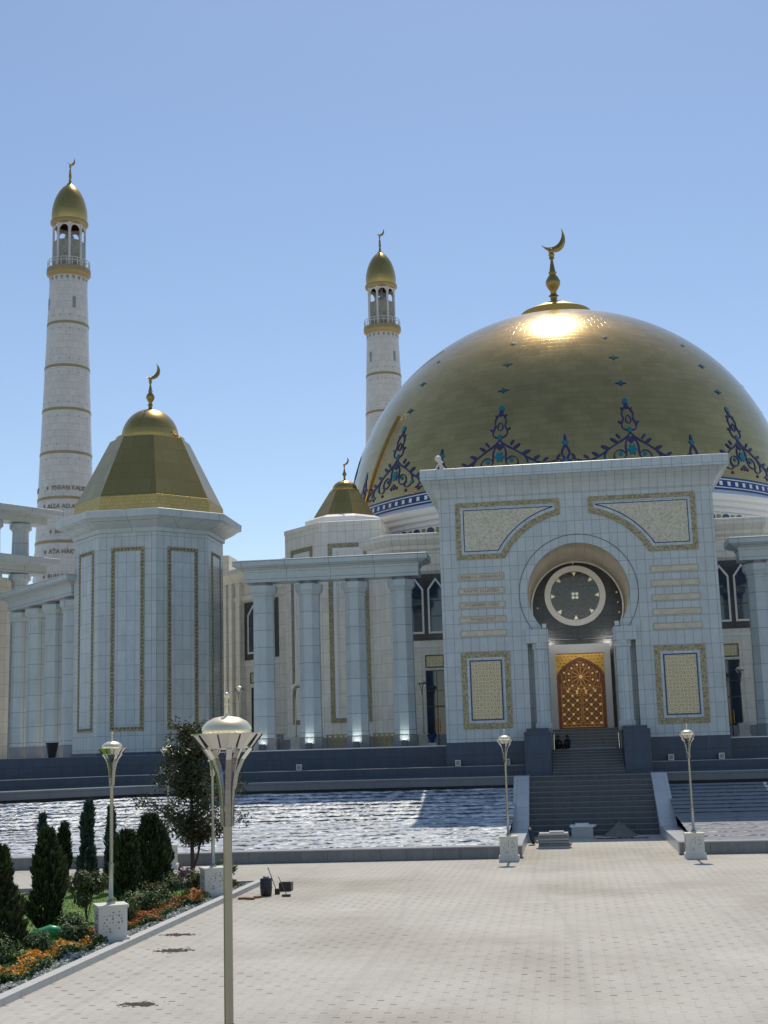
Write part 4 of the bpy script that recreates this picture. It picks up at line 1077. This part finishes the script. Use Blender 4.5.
t=thing('planter','dark planter pot on the terrace at the left of the octagonal pavilion','planter',(-35.6,86.2,5))
m=MB(); m.lathe([(.25,0),(.42,.9),(.45,1.0),(.38,1.0)],-35.6,86.2,16); m.xform(Matrix.Translation((0,0,5))); m.build('pot',IRON,t)

# handrail posts at the gate
for s,lab in((-1,'pale handrail post at the left top of the gate steps'),(1,'pale handrail post at the right top of the gate steps')):
    t=thing('handrail_post',lab,'handrail post',(s*2.0,84.0,4.5),'handrail posts')
    m=MB(); m.tube([(s*2.03,84.0,4.5),(s*2.0,84.0,5.55)],.05,8); m.build('post',SILVER,t)
    m=MB(); m.lathe([(.001,-.08),(.06,-.05),(.08,0),(.06,.05),(.001,.08)],s*2.0,84.0,10); m.xform(Matrix.Translation((0,0,5.6))); m.build('knob',SILVER,t)

# ------------------------------------------------------------------ people on the landing
SKIN=m_plain('skin',(.34,.20,.13),.55); CLOTH1=m_plain('black_cloth',(.012,.012,.015),.9); CLOTH2=m_plain('dark_navy_cloth',(.018,.020,.035),.9); HAIR=m_plain('black_hair',(.01,.008,.007),.6)
def person(label,x,y,z,rot,cl):
    J={'pel':(0,0,.13),'sp':(0,.02,.33),'ch':(0,-.02,.52),'nk':(0,-.04,.64),'hd':(0,-.06,.74),'ht':(0,-.06,.84),
       'hl':(.10,-.03,.12),'kl':(.17,-.36,.40),'fl':(.15,-.42,.06),'tl':(.15,-.56,.03),'hr':(-.10,-.03,.12),'kr':(-.17,-.36,.38),'fr':(-.15,-.40,.06),'tr':(-.15,-.54,.03),
       'sl':(.17,-.02,.54),'el':(.24,-.15,.34),'wl':(.14,-.34,.38),'pl':(.08,-.40,.40),'sr':(-.17,-.02,.54),'er':(-.24,-.15,.34),'wr':(-.12,-.33,.38),'pr':(-.05,-.38,.40)}
    E=[('pel','sp'),('sp','ch'),('ch','nk'),('nk','hd'),('hd','ht'),('pel','hl'),('hl','kl'),('kl','fl'),('fl','tl'),('pel','hr'),('hr','kr'),('kr','fr'),('fr','tr'),('ch','sl'),('sl','el'),('el','wl'),('wl','pl'),('ch','sr'),('sr','er'),('er','wr'),('wr','pr')]
    R_={'pel':.15,'sp':.14,'ch':.15,'nk':.06,'hd':.095,'ht':.08,'hl':.10,'kl':.075,'fl':.05,'tl':.04,'hr':.10,'kr':.075,'fr':.05,'tr':.04,'sl':.075,'el':.055,'wl':.04,'pl':.035,'sr':.075,'er':.055,'wr':.04,'pr':.035}
    ks=list(J); me=bpy.data.meshes.new('body'); me.from_pydata([J[k] for k in ks],[(ks.index(a),ks.index(b)) for a,b in E],[])
    o=bpy.data.objects.new('body',me); C.objects.link(o); md=o.modifiers.new('s','SKIN'); 
    for i,k in enumerate(ks): me.skin_vertices[0].data[i].radius=(R_[k],R_[k]); 
    me.skin_vertices[0].data[0].use_root=True
    o.modifiers.new('u','SUBSURF').levels=2
    m2=eval_mesh(o); bpy.data.objects.remove(o)
    m2.materials.clear(); m2.materials.append(cl); m2.materials.append(SKIN)
    for p in m2.polygons:
        p.use_smooth=True; c=p.center
        if c.z>.655 or (abs(c.x)<.13 and c.y<-.36 and c.z>.3): p.material_index=1
    t=thing('person',label,'person',(x,y,z)); t.rotation_euler=(0,0,rot)
    b=bpy.data.objects.new('body',m2); C.objects.link(b); b.parent=t
    m=MB(); m.lathe([(.001,.115),(.06,.10),(.10,.05),(.112,0),(.108,-.05),(.09,-.09)],0,0,14); m.xform(Matrix.Translation((0,-.045,.785))@Matrix.Rotation(radians(-18),4,'X')); m.build('hair',HAIR,t,local=True,smooth=True)
    m=MB(); m.tube([(0,-.165,.765),(0,-.185,.745)],[.012,.018],6); m.build('nose',SKIN,t,local=True)
person('person in black clothes sitting at the left end of the top gate step',-1.78,84.75,4.6,.5,CLOTH1)
person('person in dark navy clothes sitting on the landing, right one of the pair',-1.15,84.75,4.6,-.55,CLOTH2)

# ------------------------------------------------------------------ things on the plaza
def slab_stack():
    t=thing('slab_stack','stack of grey stone slabs on the paving left of the stone box','stone slabs',(-2.1,66.0,0))
    r=random.Random(5)
    for i in range(6):
        z=i*.125; m=MB(); x=r.uniform(-.07,.07); y=r.uniform(-.06,.06); w=.72+r.uniform(-.05,.08)
        m.box(-2.1-w+x,-2.1+w+x,65.7+y,66.5+y,z+.004,z+.105); m.build('slab',[KERB,GRAN_G,COLBASE,TREAD_L,GRAN_G,KERB][i],t)
    m=MB(); m.box(-2.3,-1.6,65.8,66.3,.755,.80); m.build('slab',WHITE,t)
slab_stack()
t=thing('stone_block','grey granite block with a pale slab laid on top near the steps','stone block',(-.65,73,0))
m=MB(); m.box(-1.22,-.08,72.6,73.5,0,.56); m.build('block',TREAD_L,t)
m=MB(); m.prism([(-1.3,72.5),(.0,72.6),(.12,73.4),(-1.25,73.5)],.563,.66); m.box(-1.0,-.3,72.7,73.3,.663,.74); m.build('top_slab',WHITE,t)
SAND=m_plain('dark_grey_sand',(.20,.175,.14),.95,var=.35,scale=7)  # dark grey-brown sand, tone varied by noise
m=MB(); n=40; V=[];F=[]; r=random.Random(9)
for i in range(n+1):
    for j in range(n+1):
        u=-1+2*i/n; v=-1+2*j/n; d=hypot(u*1.0,v*1.0); h=max(0,.82*(1-d)**1.15) if d<1 else 0
        h*=1+r.uniform(-.12,.12); V.append((1.35+u*1.05,72.7+v*.95,h-.01 if d<1 else -.03))
for i in range(n):
    for j in range(n): a=i*(n+1)+j; F.append((a,a+n+1,a+n+2,a+1))
m.add(V,F); tag(m.build('sand_pile',SAND,smooth=True),'conical pile of grey sand at the foot of the broad steps','sand pile')
m=MB(); V=[];F=[]; nx,ny=26,8
for i in range(nx+1):
    for j in range(ny+1): V.append((0.0+2.75*i/nx+r.uniform(-.05,.05),71.5+1.1*j/ny+r.uniform(-.08,.08),.03+abs(r.gauss(0,.035))))
for i in range(nx):
    for j in range(ny): a=i*(ny+1)+j; F.append((a,a+ny+1,a+ny+2,a+1))
m.add(V,F); tag(m.build('tarpaulin',m_plain('faded_pink_tarpaulin',(.55,.36,.33),.7,var=.3)),'crumpled faded pink tarpaulin under the sand pile','tarpaulin')
t=thing('spare_tyre','dark tyre leaning on the end of the left wing wall','tyre',(-3.25,68.3,0))
m=MB(); pr=[(.24,-.1),(.36,-.11),(.43,-.05),(.43,.05),(.36,.11),(.24,.1),(.24,-.1)]; m.lathe(pr,0,0,28); m.xform(Matrix.Translation((-3.22,68.4,.45))@Matrix.Rotation(radians(78),4,'Y')); m.build('tread',IRON,t,smooth=True,autosmooth=40)
# workers' gear at the end of the bed
t=thing('tool_cart','black tool barrel with handle standing at the end of the flower bed','barrel',(-12.0,46.9,0))
m=MB(); m.lathe([(.17,0),(.20,.05),(.21,.25),(.225,.28),(.21,.31),(.21,.56),(.19,.6),(.0,.61)],-12.0,46.9,20); m.build('barrel',IRON,t,smooth=True,autosmooth=30)
m=MB(); m.lathe([(.10,.61),(.11,.67),(.06,.69),(0,.70)],-12.0,46.9,14); m.build('lid',COLBASE,t)
t=thing('broom','push broom with wooden handle lying over dark crates near the kerb','broom',(-11.2,46.6,0))
m=MB(); m.tube([(-11.2,46.54,.08),(-11.62,47.2,.62)],.014,6); m.build('handle',BARK,t)
m=MB(); m.box(-11.35,-11.05,46.5,46.58,0,.08); m.build('brush',IRON,t)
t=thing('shovel','long handled shovel leaning against the black barrel','shovel',(-11.9,47.2,0))
m=MB(); m.tube([(-11.7,47.3,.1),(-12.0,47.2,.95)],.015,6); m.build('handle',BARK,t); m=MB(); m.box(-11.78,-11.6,47.3,47.34,0,.2); m.build('blade',IRON,t)
t=thing('crate','dark crate behind the black barrel','crate',(-11.45,48.6,0))
m=MB(); m.box(-11.85,-11.4,48.3,48.7,0,.08); m.box(-11.85,-11.8,48.3,48.7,.08,.3); m.box(-11.45,-11.4,48.3,48.7,.08,.3); m.box(-11.8,-11.45,48.3,48.34,.08,.3); m.box(-11.8,-11.45,48.66,48.7,.08,.3); m.build('body',IRON,t)
RUST=m_plain('reddish_brick',(.28,.11,.06),.8,var=.3)
for i,(x,y,a) in enumerate(((-12.62,45.9,.2),(-12.3,45.8,-.4),(-12.15,46.25,.9))):
    m=MB(); m.box(-.14,.14,-.07,.07,0,.07); m.xform(Matrix.Translation((x,y,.002))@Matrix.Rotation(a,4,'Z'))
    tag(m.build('brick',RUST),'loose reddish brick on the paving beside the black barrel','brick','loose bricks by the barrel')

for i,(x,y,w_,h_,lab) in enumerate(((-11.6,34.4,.75,.55,'brown soil spill on the paving near the flower bed lamp'),(-10.15,27.2,.55,.4,'small brown soil patch on the paving nearest the camera'),(-12.35,37.3,.7,.4,'thin soil smear along the kerb beyond the lamp pedestal'))):
    r=random.Random(60+i); m=MB()
    for q in range(170):
        a=r.uniform(0,2*pi); d=abs(r.gauss(0,.45)); sz=r.uniform(.03,.11)*(1.2-min(1,d)); cx=x+w_*d*cos(a); cy=y+h_*d*sin(a)
        if sz<.012: continue
        m.add([(cx,cy,.004+sz*.22)]+[(cx+sz*cos(k*pi/3+a),cy+sz*sin(k*pi/3+a)*.9,.003) for k in range(6)],[(0,1+k,1+(k+1)%6) for k in range(6)])
    o=m.build('soil_spill',SOIL); tag(o,lab,'soil'); o['kind']='stuff'
# ------------------------------------------------------------------ garden bed
bed=MB(); bed.add([(-60,12,.02),(-13.3,12,.02),(-13.3,50.9,.02),(-60,42,.02)],[(0,1,2,3)]); struct(bed.build('garden_soil',SOIL))
lw=MB(); V=[];F=[]; nx,ny=60,50; r=random.Random(2)
for i in range(nx+1):
    for j in range(ny+1):
        x=-52+37*i/nx; y=14+j/ny*(35.5+(x+15)*.19); V.append((x,y,.07+r.uniform(-.015,.02)))
for i in range(nx):
    for j in range(ny): a=i*(ny+1)+j; F.append((a,a+ny+1,a+ny+2,a+1))
lw.add(V,F); struct(lw.build('lawn',LAWN,smooth=True))
kb=MB(); 
y=12.
while y<51:
    kb.box(-13.30,-13.02,y+.006,y+.994,-.05,.16); y+=1.
for i in range(46): 
    x=-13.4-i; kb.add(*[(lambda b:(b.v,b.f))(MB().box(0.006,.994,-.12,.12,-.05,.14).xform(Matrix.Translation((x-.9,51.1-(i+1)*.19,0))@Matrix.Rotation(.19,4,'Z')))][0])
struct(kb.build('garden_kerb',KERB))
# grass blades
gb=MB(); r=random.Random(11)
for i in range(26000):
    x=r.uniform(-30,-15.1); y=r.uniform(24,47.5); 
    if y>49+(x+13)*.19-.5: continue
    h=r.uniform(.05,.12); a=r.uniform(0,pi); w=.012; lx,ly=r.uniform(-.04,.04),r.uniform(-.04,.04)
    gb.add([(x-w*cos(a),y-w*sin(a),.07),(x+w*cos(a),y+w*sin(a),.07),(x+lx,y+ly,.07+h)],[(0,1,2)])
o=gb.build('grass',GRASS); tag(o,'green mown lawn between the conifers','grass'); o['kind']='stuff'
# leaf card helper
def leafq(mb,c,n,size,asp=.55,r=random):
    n=Vector(n); 
    if n.length<1e-4: n=Vector((0,0,1))
    n.normalize(); a=n.orthogonal().normalized(); a.rotate(Matrix.Rotation(r.uniform(0,2*pi),3,n)); b=n.cross(a)
    a=a*size; b=b*size*asp; c=Vector(c); k=n*size*.18
    mb.add([tuple(c-a-k),tuple(c-b),tuple(c+a-k),tuple(c+b)],[(0,1,2,3)])
def spray(mb,c,d,size,w,r):
    """upright scale-leaf spray of a conifer: narrow quad along d"""
    d=Vector(d).normalized(); s=d.cross(Vector((r.uniform(-1,1),r.uniform(-1,1),r.uniform(-.3,.3)))); s=s.normalized()*w; c=Vector(c); t=c+d*size
    mb.add([tuple(c-s*.5),tuple(c+s*.5),tuple(c+d*size*.6+s),tuple(t),tuple(c+d*size*.6-s)],[(0,1,2,3,4)])
def conifer(label,x,y,h,w,mat,seed,n=2600,full=.6,group='clipped conifers in the garden bed'):
    r=random.Random(seed); t=thing('conifer_tree',label,'conifer',(x,y,0.05),group)
    m=MB(); m.tube([(0,0,0),(0.02,0,h*.5),(0,.02,h*.92)],[.07,.05,.012],7); m.build('trunk',BARK,t,local=True)
    m=MB(); lob=[(r.uniform(0,2*pi),r.uniform(.05,.98),r.uniform(.55,1.35)) for _ in range(34)]
    for i in range(n):
        f=r.random()**.85; 
        env=(min(1,(f+.03)/.16)**.6)*((1-f)**full)*1.0
        a=r.uniform(0,2*pi); q=1.
        for la,lf,lm in lob:
            dd=(f-lf)**2*60+(1-cos(a-la))*3
            q+= (lm-1)*math.exp(-dd)
        rad=w/2*env*q*(.42+.66*r.random()**.5)
        z=.12+f*(h-.12)
        d=(cos(a)*.55,sin(a)*.55,r.uniform(.5,1.3))
        spray(m,(rad*cos(a),rad*sin(a),z),d,r.uniform(.10,.28),r.uniform(.02,.05),r)
    m.build('crown',mat,t,local=True); return t
CON=[('big dark conifer cut by the left edge of the picture',-15.75,32.9,2.65,1.25,LEAF_D,4200,.55),
 ('broad dark conifer standing on the lawn beside the green bag',-16.1,37.0,2.85,.95,LEAF_D,3800,.45),
 ('thin blue green cypress behind the broad dark conifer',-21.2,49.2,2.75,.42,LEAF_B,1400,.5),
 ('bluish cypress at the left edge in front of the waterfall',-24.0,49.0,2.9,.85,LEAF_B,2200,.55),
 ('slim dark conifer left of the tall bluish cypress',-20.1,48.6,2.4,.65,LEAF_D,2000,.6),
 ('tall bluish cypress reaching high over the waterfall rows',-19.0,48.2,3.25,.62,LEAF_B,2400,.55),
 ('very thin bluish cypress right behind the flower bed lamp pole',-18.0,47.8,3.0,.5,LEAF_B,1500,.5),
 ('dark rounded conifer just right of the flower bed lamp',-16.2,44.2,2.35,.95,LEAF_D,3000,.42),
 ('broad dark conifer left of the leafy tree',-16.1,46.6,2.75,1.08,LEAF_D,3600,.30),
 ('dark conifer directly left of the tree trunk',-16.6,49.3,2.0,.85,LEAF_D,2600,.35)]
for i,(lab,x,y,h,w,mt,n,fu) in enumerate(CON): conifer(lab,x,y,h,w,mt,100+i,n,fu)
def bush(name,label,cat,x,y,h,w,mat,seed,n=700,size=.07,group=None,flat=.5):
    r=random.Random(seed); t=thing(name,label,cat,(x,y,.03),group)
    m=MB()
    for k in range(6):
        a=r.uniform(0,2*pi); m.tube([(0,0,0),(w*.15*cos(a),w*.15*sin(a),h*.4),(w*.32*cos(a),w*.32*sin(a),h*.75)],[.015,.011,.005],5)
    m.build('stems',BARK,t,local=True)
    m=MB(); cl=[(Vector((r.gauss(0,w*.2),r.gauss(0,w*.2),h*r.uniform(.35,.75))),r.uniform(.2,.34)*w) for _ in range(9)]
    for i in range(n):
        c,R=r.choice(cl); d=Vector((r.gauss(0,1),r.gauss(0,1),r.gauss(0,1))).normalized(); p=c+d*R*(.6+.4*r.random())
        if p.z<.03: p.z=.03+r.random()*.1
        leafq(m,p,d+Vector((0,0,.5)),size*r.uniform(.6,1.2),.5,r)
    m.build('foliage',mat,t,local=True); return t
bush('olive_shrub','pale olive bushy young tree left of the flower bed lamp','shrub',-15.95,39.8,2.15,1.15,LEAF_O,201,2200,.07,'shrubs in the bed')
SH=[('round green shrub behind the green bag',-15.2,36.6,.75,.95,LEAF_G),('low green shrub in the left corner of the bed',-15.4,31.6,.6,1.3,LEAF_G),('low leafy shrub at the foot of the edge conifer',-14.9,33.4,.55,1.1,LEAF_G),
 ('rounded shrub right of the lamp pedestal',-14.75,39.3,.7,1.1,LEAF_O),('dark green shrub halfway along the orange flowers',-14.8,41.6,.75,1.2,LEAF_G),('bright green shrub under the broad conifer',-15.0,43.6,.8,1.2,LEAF_O),('low shrub before the leafy tree trunk',-15.4,46.2,.85,1.3,LEAF_G),
 ('round dark shrub at the far end of the bed behind the near lamp pole',-14.2,49.6,1.1,1.2,LEAF_G),('small dark shrub far back by the pale path',-22.4,47.5,.85,1.0,LEAF_D),('leafy shrub behind the second bed pedestal',-14.9,47.8,.9,1.1,LEAF_O),('small plant beside the kerb near the first flowers',-14.6,35.2,.55,.8,LEAF_G)]
for i,(lab,x,y,h,w,mt) in enumerate(SH): bush('shrub',lab,'shrub',x,y,h,w,mt,300+i,900,.065,'shrubs in the bed')
t=bush('flowering_shrub','small shrub with pinkish purple flowers below the leafy tree','shrub',-15.75,49.2,1.0,.55,PINK,340,350,.07,'shrubs in the bed')
# broad-leaved tree
r=random.Random(77)
tree=thing('leafy_tree','dark leathery leaved tree with sparse crown behind the nearest lamp','tree',(-16.2,52.2,.03))
trunk=MB(); lm=MB(); tips=[]
trunk.tube([(0,0,0),(.03,0,.8),(-.02,.03,1.7),(.0,0,3.2),(-.03,0,4.6),(-.05,0,5.6)],[.10,.085,.075,.055,.03,.012],8)
trunk.tube([(.02,0,.35),(.22,.05,.95),(.42,.02,1.9),(.5,0,2.9)],[.06,.05,.035,.015],7)
for k in range(84):
    z=r.uniform(1.25,5.7); a=r.uniform(0,2*pi); ln=(1.95 if z<3.2 else 1.2)*(1-.5*max(0,(z-3.6)/2.2))*r.uniform(.55,1.1)
    p0=Vector((0,0,z)); p1=p0+Vector((cos(a)*ln*.5,sin(a)*ln*.5,ln*.28)); p2=p0+Vector((cos(a)*ln,sin(a)*ln,ln*.5))
    trunk.tube([tuple(p0),tuple(p1),tuple(p2)],[.024,.015,.005],5); tips+= [(p1,.28),(p2,.34),(p0.lerp(p1,.5),.25)]
for k in range(8): tips.append((Vector((r.gauss(0,.22),r.gauss(0,.22),r.uniform(4.8,6.0))),.3))
trunk.build('trunk',BARK,tree,local=True,smooth=True)
for i in range(13500):
    c,R=r.choice(tips); d=Vector((r.gauss(0,1),r.gauss(0,1),r.gauss(0,.9))); p=c+d*R*.55
    leafq(lm,p,Vector((r.gauss(0,.7),r.gauss(0,.7),r.gauss(.2,.8))),r.uniform(.05,.105),.42,r)
lm.build('crown',LEAF_T,tree,local=True)
# flowers: three long strips
def strip(name,label,x0,x1,y0,y1,n,mat,hmin,hmax,size,seed,flower=True,skip=None):
    r=random.Random(seed); m=MB()
    for i in range(n):
        y=r.uniform(y0,y1); x=r.uniform(x0,x1)+.15*sin(y*1.3)
        if skip and any(hypot(x-a,y-b)<c for a,b,c in skip): continue
        z=r.uniform(hmin,hmax)*(.75+.25*sin(y*3.1+x*5)) 
        for q in range(4 if flower else 3):
            leafq(m,(x+r.gauss(0,size*.6),y+r.gauss(0,size*.6),z+r.gauss(0,size*.4)),(r.gauss(0,.6),r.gauss(0,.6),1),size*r.uniform(.7,1.1),.8,r)
    o=m.build(name,mat); tag(o,label,'flowers'); o['kind']='stuff'; return o
SK=[(-13.72,35.6,.62),(-13.78,46.4,.62)]
strip('marigold_leaves','dark green leaves under the orange marigolds along the kerb',-14.75,-13.75,24,50,15000,LEAF_G,.05,.33,.05,1,False,SK)
strip('marigold_flowers','orange marigolds in a long row along the kerb',-14.55,-13.95,24,36.5,1250,PETAL,.24,.36,.05,2,True,SK)
strip('rust_flowers','rust red and orange marigolds in the farther half of the row',-14.5,-13.85,36.2,50,1500,PETAL_R,.24,.38,.05,3,True,SK)
strip('silver_ground_cover','silvery white low plants between the marigolds and the kerb',-13.85,-13.38,24,50.3,3000,SILV_L,.05,.15,.05,4,True,SK)
t=thing('green_bag','bright green sack lying on the lawn between two conifers','bag',(-15.6,35.6,.05))
m=MB()
for i,(px_,rr_) in enumerate(()): pass
pts=[(-16.05,35.5,.22),(-15.85,35.5,.25),(-15.6,35.55,.27),(-15.4,35.6,.36),(-15.2,35.6,.34),(-15.1,35.6,.3)]
m.tube(pts,[.05,.17,.2,.18,.15,.05],12); m.build('sack',m_plain('green_plastic',(.03,.30,.10),.35,var=.2),t,smooth=True)

# ------------------------------------------------------------------ camera, light, sky
f,yaw,pitch,roll,cx,h=1314.63,.1303,.1776,-.0290,-1.2801,5.0
fw=Vector((-sin(yaw)*cos(pitch),cos(yaw)*cos(pitch),sin(pitch))); rt=Vector((cos(yaw),sin(yaw),0)); up=rt.cross(fw)
r_=rt*cos(roll)+up*sin(roll); u_=-rt*sin(roll)+up*cos(roll)
cam=bpy.data.cameras.new('camera'); co=bpy.data.objects.new('camera',cam); C.objects.link(co)
M=Matrix(((r_.x,u_.x,-fw.x,cx),(r_.y,u_.y,-fw.y,0),(r_.z,u_.z,-fw.z,h),(0,0,0,1))); co.matrix_world=M
cam.sensor_fit='VERTICAL'; cam.sensor_height=24; cam.lens=f/1024*24; cam.clip_start=.1; cam.clip_end=6000
sc.camera=co
SUN_EL,SUN_AZ=radians(60.),radians(-.6)
sd=Vector((sin(SUN_AZ)*cos(SUN_EL),cos(SUN_AZ)*cos(SUN_EL),sin(SUN_EL)))
sl=bpy.data.lights.new('sun','SUN'); sl.energy=3.3; sl.angle=radians(.5); sl.color=(1,.92,.78); so=bpy.data.objects.new('sun',sl); C.objects.link(so); so.rotation_euler=sd.to_track_quat('Z','Y').to_euler()
w=bpy.data.worlds.new('World'); sc.world=w; w.use_nodes=True; nt=w.node_tree
sky=nt.nodes.new('ShaderNodeTexSky'); sky.sky_type='NISHITA'; sky.sun_disc=False; sky.sun_elevation=SUN_EL; sky.sun_rotation=SUN_AZ; sky.altitude=200; sky.air_density=1.0; sky.dust_density=.35; sky.ozone_density=1.0
nt.links.new(sky.outputs[0],nt.nodes['Background'].inputs[0]); nt.nodes['Background'].inputs[1].default_value=.128
sc.view_settings.view_transform='Standard'; sc.view_settings.look='None'; sc.view_settings.exposure=0; sc.view_settings.gamma=1; sc.view_settings.use_curve_mapping=False
sc.render.engine='CYCLES'; sc.cycles.max_bounces=8; sc.cycles.diffuse_bounces=4; sc.cycles.glossy_bounces=4
